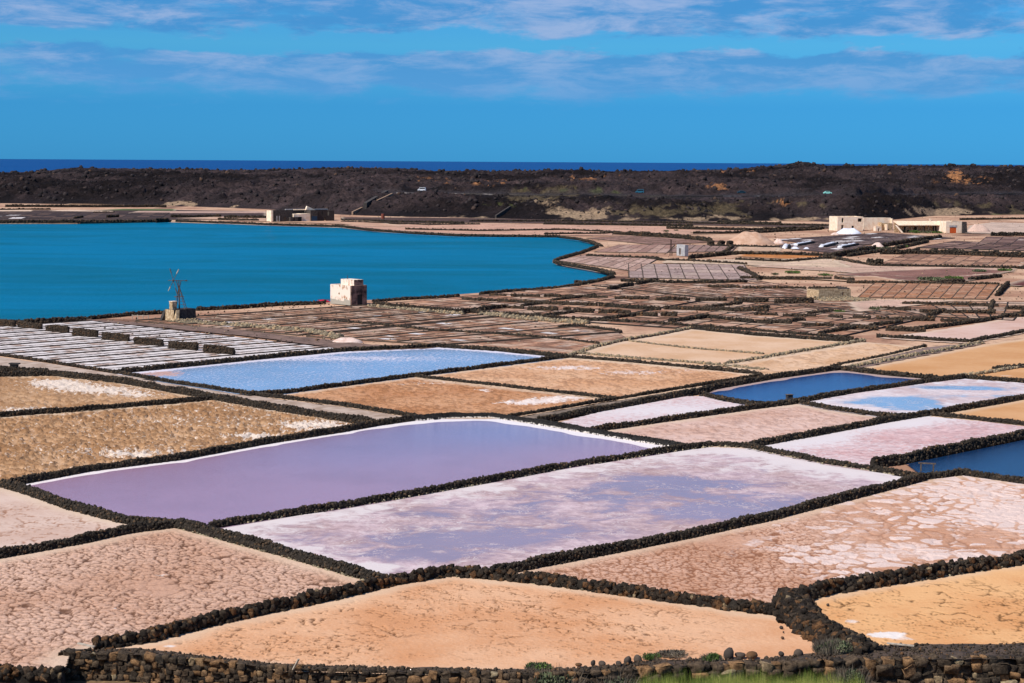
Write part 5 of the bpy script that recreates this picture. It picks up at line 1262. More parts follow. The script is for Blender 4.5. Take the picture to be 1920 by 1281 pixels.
for ang_, ln, light in ((106, 1.95, 0), (63, 2.0, 1), (180, .85, 0), (243, 1.85, 1), (286, 2.1, 0)):
    a = math.radians(ang_); e2 = lx(-.85 + math.cos(a) * ln, -.1 - .25 * math.cos(a) * ln); e_ = Vector((*e2, TOP + math.sin(a) * ln))
    MB().bar(tuple(hub), tuple(e_), .05, .03).build('blade_spar', M_WOOD, base_)
    s1 = hub.lerp(e_, .6); MB().bar(tuple(s1), tuple(e_), .085, .06, 4).build('vane', M_PLANK if light else M_WOOD, base_)
loc, rz = place(262, 598, -12); o = empty('railing', loc, rz); tag(o, 'low pale post railing beside the track left of the windmill', 'railing')
for i in range(4): MB().box(-1.3 + i * .9, -1.2 + i * .9, -.05, .05, -.1, .65).build('post', M_PLANK, o)
MB().box(-1.3, 1.5, -.03, .03, .50, .57).build('rail', M_PLANK, o)

# farmstead
def B3(parent, name, mat, *a, **k):
    return MB().box(*a, **k).build(name, mat, parent)
FA = 14
loc, rz = place(1618, 433, FA); d0 = loc[1]; mp = d0 / F
print('farm m/px', mp)
fb = empty('farmhouse', loc, rz); tag(fb, 'two storey cream farmhouse block with small dark windows behind the white salt heap', 'house')
LW = span(1618, 433, 180 + FA, 1570); HH = 26.5 * mp; DEP = 7.5
m_ = MB(); ops = [(LW * .16, LW * .23, HH * .60, HH * .90), (LW * .15, LW * .24, 0, HH * .42), (LW * .555, LW * .645, HH * .06, HH * .36), (LW * .79, LW * .95, HH * .64, HH * .88)]
openings_wall(m_, LW, HH, .4, ops); o = m_.build('wall', M_PLASTER, fb); o.location = (-LW, 0, 0)
B3(fb, 'wall', M_PLASTER, -LW, -LW + .4, .4, DEP, 0, HH); B3(fb, 'wall', M_PLASTER, -.4, 0, .4, DEP, 0, HH); B3(fb, 'wall', M_PLASTER, -LW + .4, -.4, DEP - .4, DEP, 0, HH)
B3(fb, 'roof', M_PLASTER, -LW + .4, -.4, .4, DEP - .4, HH - .5, HH - .25)
for k_, (a, b_, c_, d_) in enumerate(ops):
    B3(fb, 'door' if k_ == 1 else 'window', M_WOOD if k_ == 1 else M_SHADOW, -LW + a + .002, -LW + b_ - .002, .28, .34, c_ + .002, d_ - .002)

loc, rz = place(1628, 432, FA); fc = empty('farm_shed', loc, rz); tag(fc, 'long low cream shed with lean-to shadow joining the farmhouse to the porch', 'shed')
B3(fc, 'wall', M_PLASTER, -.5, 10.5, 3.0, 3.4, 0, 4.6); B3(fc, 'wall', M_PLASTER, 10.5, 10.9, 2.0, 8, 0, 4.3); B3(fc, 'roof', M_PLASTER, -.5, 10.5, 3.4, 8, 4.3, 4.5)
B3(fc, 'wall', M_STONEH, 6.0, 10.5, 1.6, 2.0, 0, 2.6); B3(fc, 'wall', M_STONEH, 5.6, 6.0, .8, 3.0, 0, 2.9, .08, 0)
MB().prism([(7.3, -.3), (7.7, -.3), (7.7, 1.6), (7.3, 1.6)], 0, 2.2).build('buttress', M_PLASTER, fc)
loc, rz = place(1642, 433.5, FA); fd = empty('kiln_hut', loc, rz); tag(fd, 'tiny white hut with a dark square doorway before the shed', 'hut')
m_ = MB(); openings_wall(m_, 2.3, 1.75, .3, [(.9, 1.5, 0, 1.05)]); m_.build('wall', M_WHITEWASH, fd); B3(fd, 'wall', M_WHITEWASH, 0, .3, .3, 2, 0, 1.75); B3(fd, 'wall', M_WHITEWASH, 2.0, 2.3, .3, 2, 0, 1.75)
B3(fd, 'roof', M_WHITEWASH, .3, 2.0, .3, 2, 1.5, 1.7); B3(fd, 'doorway', M_SHADOW, .9, 1.5, .9, .95, 0, 1.05)

loc, rz = place(1772, 436, FA); mp = loc[1] / F; fe = empty('porch_building', loc, rz); tag(fe, 'long low building with tiled lean-to roof over a post porch', 'building')
LP = span(1772, 436, 180 + FA, 1684); print('porch', LP)
B3(fe, 'wall', M_STONEH, -LP, 0, 3.2, 3.6, 0, 3.6)
M_ROOF = simple('weathered_tiles', srgb(252, 228, 198, 1.08), .9, c2=srgb(232, 196, 160, 1.1), scale=1.5, bump=.5)
m_ = MB(); m_.profile([(-.4, 2.55), (-.4, 2.75), (4.2, 4.1), (4.2, 3.9)], -LP, .0); m_.build('roof', M_ROOF, fe)
B3(fe, 'chimney', M_WHITEWASH, -4.2, -3.7, 3.8, 4.2, 4.0, 4.9)
for i, u_ in enumerate((.03, .16, .28, .40, .52, .64, .76, .89)):
    B3(fe, 'post', M_WOOD, -LP + LP * u_, -LP + LP * u_ + .22, -.25, -.05, 0, 2.6)
for u_, w_ in ((.20, 1.0), (.42, 1.1), (.60, .9), (.82, 1.2)):
    B3(fe, 'door', M_DOOR, -LP + LP * u_, -LP + LP * u_ + w_, 3.12, 3.18, 0, 2.1)
m_ = MB(); m_.add([(-LP - 1.6, -.6, 2.8), (-LP - .9, -.6, 2.8), (-LP + .6, -1.4, .0), (-LP + 1.4, -1.4, .0), (-LP - 1.6, -.2, 2.8), (-LP - .9, -.2, 2.8), (-LP + .6, -1.0, .0), (-LP + 1.4, -1.0, .0)], [(0, 2, 3, 1), (4, 5, 7, 6), (0, 4, 6, 2), (1, 3, 7, 5), (0, 1, 5, 4), (2, 6, 7, 3)]); m_.build('buttress', M_PLASTER, fe)
ge = empty('garage', *([0, 0, 0],)) if False else empty('garage', *place(1803, 437, FA)); tag(ge, 'cream garage with an orange door at the right end of the farmstead', 'garage')
LG = span(1803, 437, 180 + FA, 1773.5); HG = 21.5 * mp
m_ = MB(); openings_wall(m_, LG, HG, .4, [(LG * .24, LG * .66, 0, HG * .50)]); o = m_.build('wall', M_PLASTER, ge); o.location = (-LG, 0, 0)
B3(ge, 'wall', M_PLASTER, -LG, -LG + .4, .4, 7, 0, HG); B3(ge, 'wall', M_DSTONE, -.4, 0, .4, 7, 0, HG); B3(ge, 'wall', M_PLASTER, -LG + .4, -.4, 6.6, 7, 0, HG); B3(ge, 'roof', M_PLASTER, -LG + .4, -.4, .4, 6.6, HG - .4, HG - .2)  # right side wall in dark masonry, its shade put into the colour
B3(ge, 'door', M_RUSTDOOR, -LG * .755, -LG * .345, .05, .12, 0, HG * .47); B3(ge, 'lintel', M_GREY, -LG * .79, -LG * .31, -.06, 0, HG * .51, HG * .66)
B3(ge, 'buttress', M_DSTONE, 0.003, 2.0, -.6, 7, 0, HG * .96, .25, .3)  # same dark masonry, painting the shade of the right end

# waterside ruin on the far shore
RA = 30
loc, rz = place(512, 416, RA); mp = loc[1] / F; ru = empty('ruined_building', loc, rz); tag(ru, 'ruined dark stone building with a cream plastered annex on the far shore', 'ruin')
LR = span(512, 416, RA, 628); HR = 21 * mp; print('ruin', LR, HR, mp)
def px2s(x): return span(512, 416, RA, x)
m_ = MB(); s0, s1 = px2s(514), px2s(548)
openings_wall(m_, s1, HR, .5, [(px2s(520), px2s(523), 0, HR * .48), (px2s(533), px2s(537), HR * .12, HR * .42)]); m_.build('wall', M_DSTONE, ru)
B3(ru, 'end_wall', M_PLASTER, -.8, -.003, -.1, 5.0, 0, HR)
B3(ru, 'door_frame', M_GREY, px2s(518.5), px2s(520) - .01, -.08, .05, 0, HR * .52); B3(ru, 'door_frame', M_GREY, px2s(523) + .01, px2s(524.5), -.08, .05, 0, HR * .52)
B3(ru, 'wall', M_DSTONE, 0, LR, 7.0, 7.5, 0, HR)
B3(ru, 'parapet', M_GREY, px2s(548), LR, 6.9, 7.6, HR + .003, HR + .35)
B3(ru, 'annex', M_PLASTER, px2s(549), px2s(565), -1.0, 5, 0, HR * .66); B3(ru, 'annex', M_PLASTER, px2s(565) + .003, px2s(583), .6, 5, 0, HR * .68)
m_ = MB(); openings_wall(m_, px2s(554) - px2s(540), HR * .42, .4, [(1.2, 2.0, .5, 1.5)]); o = m_.build('lean_to', M_DSTONE, ru); o.location = (px2s(540), -2.6, 0); B3(ru, 'lean_to', M_DSTONE, px2s(540), px2s(554), -2.2, -1.0, 0, HR * .40)
B3(ru, 'doorway', M_SHADOW, px2s(554), px2s(564), -1.06, -1.003, 0, HR * .42)
B3(ru, 'tower_wall', M_DSTONE, px2s(583) + .004, px2s(596), 0.2, 6.8, 0, HR * .98); B3(ru, 'shutter', simple('blue_shutter', (0.02, 0.05, 0.09), .6), px2s(585), px2s(595), .12, .2, 0, HR * .45)
m_ = MB(); s2 = px2s(596.2); openings_wall(m_, LR - s2, HR * .97, .5, [(1.7, 2.6, HR * .5, HR * .85), (4.6, 5.5, HR * .5, HR * .85), (3.0, 3.9, 0, HR * .4)]); o = m_.build('wall', simple('brown_ruin_wall', (0.06, 0.045, 0.038), .95, c2=(0.03, .025, .023), bump=.8), ru); o.location = (s2, .6, 0)
B3(ru, 'wall', M_DSTONE, LR - .5, LR, 1.1, 7.0, 0, HR * .97)
m_ = MB(); g0, g1 = px2s(581), px2s(599); m_.add([(g0, 4, HR), (g1, 4, HR), (g0 + .6, 4, HR + 1.6), (g0, 5, HR), (g1, 5, HR), (g0 + .6, 5, HR + 1.6)], [(0, 1, 2), (5, 4, 3), (0, 2, 5, 3), (2, 1, 4, 5), (0, 3, 4, 1)]); m_.build('gable', M_PLASTER, ru)
B3(ru, 'stair_parapet', M_PLASTER, px2s(560), px2s(581), 5.05, 5.5, HR * .99, HR + .3)

# ruined hut with rubble
loc, rz = place(1595, 561, 22); mp = loc[1] / F; hu_ = empty('ruined_hut', loc, rz); tag(hu_, 'roofless pale stone hut with a round hole in its wall among the terraces', 'ruin')
LH = span(1595, 561, 202, 1535); HU = 18.5 * mp; print('hut', LH, HU)
m_ = MB(); openings_wall(m_, LH, HU, .45, [(LH * .72, LH * .78, HU * .42, HU * .72)]); o = m_.build('wall', M_STONEH, hu_); o.location = (-LH, 0, 0)
B3(hu_, 'wall', M_STONEH, -LH, -LH + .45, .45, 4.2, 0, HU * .97); B3(hu_, 'wall', M_DSTONE, -.45, 0, .45, 4.2, 0, HU * 1.12); B3(hu_, 'wall', M_STONEH, -LH + .45, -.45, 3.75, 4.2, 0, HU * .95)  # right wall in darker stone to paint in its shaded side
ps = []; rg = np.random.default_rng(5)
for i in range(900):
    u_ = rg.random() ** .8; x_ = rg.uniform(-LH - 1, 3.5); y_ = -rg.random() * 3.2 * (1 - max(0, x_) / 5); hgt = max(0, (HU * .30 * (1 + y_ / 3.3)) * (1 if x_ < 0 else max(0, 1 - x_ / 2.0)))
    ps.append((x_, y_ - .1, hgt * rg.random() + .05))
V, fs, at = scatter_rocks(np.array(ps), rg.uniform(.16, .42, len(ps)), rg)
r_ = mesh_np('rubble', V, fs, M_PALE, at, parent=hu_); r_['kind'] = 'stuff'
rb = wall('line of pale tumbled stones right of the ruined hut', [(1598, 566), (1640, 563)], h=.35, wb=1.6, size=.4, mat=M_PALE)

# small grey block and its pole
loc, rz = place(1284, 480.5, 32); mp = loc[1] / F; gb = empty('transformer_block', loc, rz); tag(gb, 'small pale grey concrete block with a narrow doorway on the peninsula', 'hut')
LBk = span(1284, 480.5, 32, 1290.5); LAk = span(1284, 480.5, 122, 1268.5); HB = 21 * mp; print('block', LAk, LBk, HB)
B3(gb, 'wall', M_GREY, 0, LBk, 0, .3, 0, HB)
w2 = MB(); openings_wall(w2, LAk - .3, HB, .3, [(LAk * .40, LAk * .62, 0.3, HB * .68)]); o = w2.build('wall', M_GREY, gb); o.rotation_euler = (0, 0, math.radians(90)); o.location = (.3, .3, 0)
B3(gb, 'wall', M_GREY, .3, LBk, LAk - .3, LAk, 0, HB); B3(gb, 'wall', M_GREY, LBk - .3, LBk, .3, LAk - .3, 0, HB - .003); B3(gb, 'roof', M_GREY, .3, LBk - .3, .3, LAk - .3, HB - .3, HB - .02)
B3(gb, 'door', M_WOOD, .16, .2, .3 + LAk * .37, .3 + LAk * .6, .3, HB * .66)
loc, rz = place(1258, 479, 15); pl = empty('lattice_mast', loc, rz); tag(pl, 'short rusty lattice mast left of the small grey block', 'mast')
for dx, dy in ((-.3, -.3), (.3, -.3), (.3, .3), (-.3, .3)): MB().bar((dx, dy, -.2), (dx * .3, dy * .3, 4.2), .06, .05).build('leg', M_IRON, pl)
for i in range(6):
    k_ = 1 - i / 8.5; z_ = .3 + i * .6; MB().bar((-.3 * k_, -.3 * k_, z_), (.28 * k_, -.28 * k_, z_ + .55), .035).build('brace', M_IRON, pl)
MB().box(-.35, .35, -.06, .06, 4.1, 4.25).build('crossarm', M_IRON, pl)
loc, rz = place(718, 411, 0); tk = empty('rusty_tank', loc, rz); tag(tk, 'small rusty red tank on a stand below the stone ramp', 'tank')
MB().bar((0, 0, .2), (0, 0, 2.3), .75, .75, 10).build('tank', simple('rust_red', (0.25, .07, .04), .7), tk)
for a in (0, 2.1, 4.2): MB().bar((.5 * math.cos(a), .5 * math.sin(a), -.2), (.5 * math.cos(a), .5 * math.sin(a), .25), .06).build('leg', M_IRON, tk)

# ramp up the lava slope
def ramp(name, label, pts, th, hgt, mat, cat):
    (p0, p1) = pts; P0 = on_field(*p0); P1 = on_field(*p1)
    rt = empty(name, tuple(float(v) for v in P0)); tag(rt, label, cat)
    d_ = P1 - P0; n_ = np.array([-d_[1], d_[0], 0]); n_ /= np.linalg.norm(n_); n_ *= th / 2; u_ = np.array([0, 0, hgt])
    steps = 7
    for i in range(steps):
        a, b_ = d_ * i / steps, d_ * (i + 1) / steps
        j = 0.0 if i % 2 else 0.04
        V = [a - n_ - [0, 0, 2.5], a + n_ - [0, 0, 2.5], b_ + n_ - [0, 0, 2.5], b_ - n_ - [0, 0, 2.5], a - n_ + u_ + j, a + n_ + u_ + j, b_ + n_ + u_ + j, b_ - n_ + u_ + j]
        m_ = MB(); m_.add([tuple(v) for v in V], [(3, 2, 1, 0), (4, 5, 6, 7), (0, 1, 5, 4), (1, 2, 6, 5), (2, 3, 7, 6), (3, 0, 4, 7)]); m_.build('masonry', mat, rt)
    return rt
ramp('ramp_wall', 'upper side wall of the stone ramp climbing the lava slope', [(684, 392), (726, 368)], 1.6, 3.0, M_DSTONE, 'ramp')
ramp('ramp_wall', 'lower pale coping of the stone ramp climbing the lava slope', [(660, 405), (734, 368)], .8, 1.4, simple('pale_coping', srgb(170, 140, 115), .9), 'ramp')
ramp('ramp_wall', 'short dark stone chute on the slope left of the sand patch', [(928, 410), (957, 391)], .8, 1.2, M_DSTONE, 'ramp')
# roadside wall on the slope, as a chain of masonry pieces
rw = empty('roadside_wall', tuple(float(v) for v in on_field(740, 366))); tag(rw, 'long low pale parapet of the road across the lava slope', 'stone wall')
prev = None; o_ = np.array(rw.location); M_PARA = simple('parapet_stone', (0.22, .19, .17), .9, c2=(.07, .06, .06), scale=.4)
for i, x_ in enumerate(np.linspace(742, 1910, 66)):
    d_ = float(footline(x_)) + 116; zz2 = 8.75 + .12 * math.sin(i * 1.7)
    P_ = np.array([(x_ - 960) / F * d_, d_, zz2]) - o_
    if prev is not None:
        m_ = MB(); a, b_ = prev, P_; m_.add([(a[0], a[1], a[2] - 3), (b_[0], b_[1], b_[2] - 3), (b_[0], b_[1] + .7, b_[2] - 3), (a[0], a[1] + .7, a[2] - 3), tuple(a), tuple(b_), (b_[0], b_[1] + .7, b_[2]), (a[0], a[1] + .7, a[2])], [(3, 2, 1, 0), (4, 5, 6, 7), (0, 1, 5, 4), (1, 2, 6, 5), (2, 3, 7, 6), (3, 0, 4, 7)])
        m_.build('masonry', M_PARA if (i < 8 or random.random() < .18) else M_DSTONE, rw)
    prev = P_

# cars on the lava road
def car(px, py, paint, label, van=False, flip=1):
    d_ = float(footline(px)) + 158; k_ = np.argmin((X.ravel() - (px - 960) / F * d_) ** 2 + (D.ravel() - d_) ** 2); z_ = float(Vl[k_, 2]) + .05
    rt = empty('parked_car', ((px - 960) / F * d_, d_, z_), math.radians(random.uniform(-12, 12) + (180 if flip < 0 else 0))); tag(rt, label, 'van' if van else 'car')
    body = [(-2.1, .35), (-2.15, .75), (-2.0, .95), (-1.35, 1.02), (1.6, 1.02), (2.15, .9), (2.2, .4), (2.0, .28), (-2.0, .28)]
    roof_ = [(-1.3, 1.02), (-.75, 1.55), (.9, 1.58), (1.75, 1.02)] if not van else [(-1.7, 1.02), (-1.0, 1.95), (2.0, 1.98), (2.1, 1.02)]
    def ext(pts, w_, name, mat):
        m_ = MB(); n = len(pts); m_.add([(a, -w_, b_) for a, b_ in pts] + [(a, w_, b_) for a, b_ in pts], [tuple(range(n)), tuple(range(2 * n - 1, n - 1, -1))] + [(i, n + i, n + (i + 1) % n, (i + 1) % n) for i in range(n)])
        return m_.build(name, mat, rt, bevel=.06)
    ext(body, .88, 'body', paint); ext(roof_, .74, 'cabin', paint)
    glass = simple('car_glass', (0.02, 0.025, 0.03), .1, spec=.5)
    r0, r1, r2, r3 = roof_
    win = [(r0[0] + .28, 1.08), (r1[0] + .1, r1[1] - .1), (r2[0] - .1, r2[1] - .1), (r3[0] - .3, 1.08)]
    ext(win, .755, 'window', glass)
    for wx in (-1.35, 1.35):
        for s_ in (-1, 1): MB().bar((wx, s_ * .70, .33), (wx, s_ * .90, .33), .33, .33, 12).build('wheel', M_SHADOW, rt)
    # a patch of gravel fill that the car stands on
    return rt
car(790, 355, simple('white_paint', (.8, .8, .82), .4), 'white van parked on the lava slope at left, above the parapet', True)
car(1197, 360, simple('blue_paint', (.03, .16, .24), .4), 'dark blue car parked near the middle of the lava field', True)
car(1387, 363, simple('teal_paint', (.012, .05, .075), .4), 'very dark teal car half hidden in the lava field', False)
car(1548, 365, simple('mint_paint', (.35, .78, .68), .4), 'mint green car parked on the lava field at the right', False, -1)

# heaps
def heap(px, py, wpx, hpx, label, mat, ridge_=.25, seed=0, name='salt_heap', dr=.8, cat='heap', ang=0):
    loc, rz = place(px, py, ang); mp = loc[1] / F; R_ = wpx * mp / 2; Hh = hpx * mp
    n, m = 48, 14; th = np.linspace(0, 2 * math.pi, n, endpoint=False); rr = np.linspace(0, 1, m)
    TH, RR = np.meshgrid(th, rr, indexing='ij')
    x = np.cos(TH) * RR; y = np.sin(TH) * RR
    dx = np.maximum(np.abs(x) - ridge_, 0) / (1 - ridge_)
    prof = np.clip(1 - np.hypot(dx, y), 0, 1); 
    z = np.minimum(prof * 1.12, 1) ** .95 * Hh * (1 + (fbm(x * 3 + seed, y * 3, 3, seed) - .5) * .35 * (prof > 0)) 
    V = np.stack([x * R_, y * R_ * dr, np.where(RR > .99, -.2, z)], -1).reshape(-1, 3)
    i = np.arange(n * m).reshape(n, m); j = np.roll(i, -1, 0)
    q = np.stack([i[:, :-1], i[:, 1:], j[:, 1:], j[:, :-1]], -1).reshape(-1, 4)
    o = mesh_np(name, V, q, mat, smooth=True); o.location = loc; o.rotation_euler = (0, 0, rz); tag(o, label, cat); return o
heap(1591, 438, 50, 10, 'bright white salt heap in front of the farmhouse', M_SALT, .35, 1)
heap(1566, 440, 18, 4, 'small pinkish heap left of the bright white salt heap', M_SALTP, .2, 2)
heap(1405, 457, 98, 22, 'large tan sand coloured heap with a flat top in the distance', simple('sand_heap', srgb(212, 175, 148), .95, c2=srgb(192, 150, 122), scale=.6, bump=.5), .18, 3, name='sand_heap', cat='heap')
heap(1460, 456, 22, 8, 'white heap at the right foot of the sand coloured heap', M_SALTP, .2, 4)
heap(1645, 463, 26, 8, 'pink salt heap beside the path below the farmstead', M_SALTP, .25, 5)
heap(651, 641, 60, 8, 'low pink salt heap on the track above the blue pond', M_SALTP, .3, 6)
heap(1491, 467, 16, 5, 'small white heap left among the tarps', M_SALT, .2, 7); heap(1512, 467, 12, 3.5, 'tiny white heap between the tarps', M_SALT, .2, 8)
for i, (x0, y0, x1, y1, lab) in enumerate([(1472, 466, 1477, 455, 'steep white covered salt ridge at the left end'), (1492, 461, 1519, 456, 'first white salt ridge from the left'), (1540, 464, 1563, 458, 'second white salt ridge from the left'), (1575, 465, 1602, 460, 'third white salt ridge, nearest the pink heap')]):
    P0, P1 = G(x0, y0), G(x1, y1)
    if i == 0: P1 = P0 + (P1 - P0) * .35
    v_, f_, _ = ridge([P0[:2], P1[:2]], 0.8, 1.7, .7, step=.8, rough=.08, seed=70 + i)
    rt = mesh_np('salt_ridge', v_, f_, M_SALT); tag(rt, lab + ' in the dark pans', 'salt ridge', 'salt ridges in the dark pans')
    nn = np.array([1.0, -1.0]) * .9
    v_, f_, _ = ridge([P0[:2] + nn, P1[:2] + nn], .7, 1.0, .5, step=.8, rough=.05, seed=80 + i)
    mesh_np('tarp', v_, f_, M_SHADOW, parent=rt)
heap(1783, 433, 60, 8, 'pale sand mound at the foot of the slope behind the farmstead', simple('pale_sand', srgb(220, 190, 165), .95), .3, 9, name='sand_heap')

heap(1835, 434, 44, 12, 'pinkish sand slope right of the garage', simple('pink_sand', srgb(222, 188, 168), .95), .3, 10, name='sand_heap')

# bushes and grass
M_LEAF = simple('bush_green', (0.10, 0.16, 0.03), .8, c2=(0.04, 0.075, 0.018), scale=1.2)
M_LEAF2 = simple('bush_grey_green', (0.13, 0.15, 0.07), .8, c2=(0.06, 0.065, 0.035), scale=1.5)
M_DRY = simple('dry_twigs', (0.20, 0.16, 0.11), .9, c2=(0.10, 0.08, 0.06), scale=1.5)
M_GRASS = simple('fresh_grass', (0.26, 0.33, 0.05), .7, c2=(0.09, 0.15, 0.025), scale=1.0)
M_GRASSY = simple('yellow_grass', (0.50, 0.46, 0.13), .7, c2=(0.26, 0.30, 0.06), scale=1.0)
def blades(n, W_, D_, Hh, wdt, rg, lean=.5, dome=True):
    a = rg.random(n) * 2 * math.pi; r = np.sqrt(rg.random(n)); x = np.cos(a) * r * W_ * .5; y = np.sin(a) * r * D_ * .5
    hgt = Hh * rg.uniform(.5, 1.1, n) * (np.sqrt(np.clip(1 - r * r * .8, 0, 1)) if dome else 1)
    la = rg.random(n) * 2 * math.pi; L_ = hgt * lean * rg.random(n)
    tip = np.stack([x + np.cos(la) * L_ + x / (W_ + .01) * hgt * .8, y + np.sin(la) * L_, hgt], 1)
    b_ = np.stack([x, y, np.zeros(n)], 1); ba = rg.random(n) * math.pi; wv = np.stack([np.cos(ba) * wdt, np.sin(ba) * wdt, np.zeros(n)], 1) * rg.uniform(.6, 1.4, (n, 1))
    mid = (b_ * .4 + tip * .6) + np.array([0, 0, .06]) * hgt[:, None]
    V = np.stack([b_ - wv, b_ + wv, mid + wv * .8, mid - wv * .8, tip], 1).reshape(-1, 3)
    k = np.arange(n) * 5
    return V, [np.stack([k, k + 1, k + 2, k + 3], 1), np.stack([k + 3, k + 2, k + 4], 1)]
def leafballs(n, W_, D_, Hh, sz, rg):
    """small leaf faces spread through a domed volume made of several lobes"""
    lob = [(rg.uniform(-.3, .3) * W_, rg.uniform(-.3, .3) * D_, rg.uniform(.25, .55) * Hh, rg.uniform(.28, .5)) for _ in range(7)]
    P = []
    for i in range(n):
        lx, ly, lz, lr = lob[int(rg.integers(0, 7))]; d_ = rg.normal(0, 1, 3); d_ /= np.linalg.norm(d_); r = lr * rg.random() ** .35
        P.append((lx + d_[0] * r * W_ * .6, ly + d_[1] * r * D_ * .6, max(.02, lz + d_[2] * r * Hh * .9)))
    P = np.array(P); R = rot_mats(n, rg); q0 = np.array([(-.5, -.22, 0), (.5, -.22, 0), (.5, .22, 0), (-.5, .22, 0)]) 
    V = np.einsum('nij,vj->nvi', R, q0) * (sz * rg.uniform(.6, 1.4, (n, 1, 1))) + P[:, None]
    return V.reshape(-1, 3), [(np.arange(n) * 4)[:, None] + np.arange(4)[None]]
_b = [0]
def bush(px, py, wpx, hpx, label, mat=None, z=0.0, n=900, dry=.25, name='bush'):
    _b[0] += 1; rg = np.random.default_rng(900 + _b[0]); loc, _ = place(px, py, 0, z); mp = loc[1] / F
    rt = empty(name, loc); tag(rt, label, 'bush')
    W_, Hh = wpx * mp, hpx * mp
    V, f_ = leafballs(n, W_, W_ * .8, Hh, max(.07, W_ * .07), rg); mesh_np('foliage', V, f_, mat or M_LEAF, parent=rt)
    V, f_ = blades(int(n * dry) + 10, W_ * 1.05, W_ * .8, Hh * 1.05, max(.006, .008 * W_), rg, .5); mesh_np('twigs', V, f_, M_DRY, parent=rt)
    return rt
bush(1040, 1312, 115, 66, 'large grey green bush at the foot of the wall, bottom centre', M_LEAF2, z=-1.2, n=2600)
bush(1150, 1312, 90, 56, 'low green bush right of the grey green one at the bottom', M_LEAF2, z=-1.2, n=1500)
bush(1010, 1256, 50, 16, 'small dark green bush on top of the front wall, left', M_LEAF, z=.05, n=1300, dry=.5)
bush(1221, 1236, 36, 13, 'small green bush beside two rounded boulders on the bank', M_LEAF, z=.08, n=1000)
bush(1334, 1238, 44, 16, 'bright green bush left of the big dark boulder', M_LEAF, z=.1, n=1300)
bush(1560, 1222, 70, 26, 'straggly green bush at the foot of the rubble heap', M_LEAF2, z=.1, n=1600, dry=.9)
bush(1598, 1220, 40, 22, 'dry brown bush right of the straggly green bush', M_DRY, z=.1, n=900, dry=1.2)
bush(1260, 1228, 60, 8, 'low grey dry bush on the bank between the boulders', M_DRY, z=.1, n=700, dry=1)
bush(1590, 1308, 70, 62, 'grey green bush at the bottom right of the grass', M_LEAF2, z=-1.2, n=2000, dry=.5)
for i, (x, y, w_, h_, lab) in enumerate([(1486, 512, 34, 5, 'long flat green bush above the dark wall'), (1454, 515, 22, 4, 'small green bush left of the long flat one'), (1548, 517, 26, 5, 'green bush above the end of the dark wall'), (1641, 582, 28, 9, 'round bright green bush at the corner of the yard'),
      (1574, 585, 26, 5, 'yellow green weeds under the ruined hut'), (1745, 525, 60, 6, 'wide green bush on the damp flat'), (1785, 524, 40, 7, 'taller green bush at the right of the damp flat'), (1840, 510, 40, 5, 'olive bush at the right, first of two'), (1885, 508, 36, 5, 'olive bush at the right, second of two'),
      (1249, 435, 12, 5, 'small green tree above the herringbone pans'), (1305, 438, 24, 5, 'green bush by the dark wall end'), (1268, 433, 10, 3, 'tiny green bush by the dark wall'), (1345, 437, 14, 4, 'bush left of the stone pillars'), (1700, 436, 20, 6, 'green plants at the left of the porch'), (1715, 437, 22, 6, 'yellowish green plants before the porch posts'), (1735, 437, 26, 5, 'low green plants in the middle of the porch'), (1756, 437, 24, 5, 'low green plants at the right of the porch'),
      (1660, 468, 50, 5, 'olive weeds on the flat below the black wall'), (1690, 464, 24, 6, 'brownish tuft on the flat below the black wall')]):
    bush(x, y, w_, h_, lab, [M_LEAF, M_LEAF2][i % 2], n=420, dry=.1)
rg = np.random.default_rng(61)
def grass(px0, px1, py, hpx, n, mat, nm='grass', dep=2.2):
    a, b_ = G(px0, py, -1.2), G(px1, py, -1.2); mp = a[1] / F
    V, f_ = blades(n, 1, 1, hpx * mp, .012, rg, .55, dome=False)
    base_x = rg.random(n); k = np.repeat(base_x, 5); off = V[:, 0] * 0
    V2 = V.copy(); V2[:, 0] = V[:, 0] * .3 + a[0] + (b_[0] - a[0]) * k; dd = np.repeat(-rg.random(n) * dep, 5); V2[:, 1] = V[:, 1] * .3 + a[1] + (b_[1] - a[1]) * k + dd
    am = .55 + .75 * fbm(V2[:, 0] * 1.3, V2[:, 1] * .8, 3, 5); V2[:, 2] = V[:, 2] * am - 1.22
    o = mesh_np(nm, V2, f_, mat); tag(o, 'bright green grass along the foot of the front wall', 'grass', kind='stuff')
grass(1195, 1610, 1304, 54, 12000, M_GRASS); grass(1200, 1600, 1308, 58, 6000, M_GRASSY); grass(1330, 1560, 1304, 50, 4500, M_GRASSY)
grass(1780, 1840, 1304, 30, 300, M_GRASS)

# boulders, planks, odd stones
def boulder(px, py, wpx, hpx, label, k, mat=None, z=.1):
    loc, _ = place(px, py, 0, z); mp = loc[1] / F; V, T_ = ICOS[k % 8]
    V = V * np.array([wpx * mp * 1.3, wpx * mp * 1.05, hpx * mp * 1.6]) + np.array([0, 0, hpx * mp * .30])
    o = mesh_np('boulder', V, [T_], mat or M_BOULD, {'rnd': np.full(len(V), (k * .37) % 1), 'foot': np.zeros(len(V))}); o.location = loc; o.rotation_euler = (0, 0, k * 1.3)
    m_ = o.modifiers.new('round', 'SUBSURF'); m_.levels = 1; m_.render_levels = 1; m_.subdivision_type = 'CATMULL_CLARK'
    tag(o, label, 'boulder'); return o
M_BOULD = basalt('boulder_basalt', dark=(0.045, 0.036, 0.03), mid=(0.09, 0.065, 0.048), brown_at=.75)
boulder(1177, 1243, 19, 15, 'rounded dark boulder standing on the wall, left of a pair', 1); boulder(1197, 1240, 16, 13, 'second rounded dark boulder of the pair', 2)
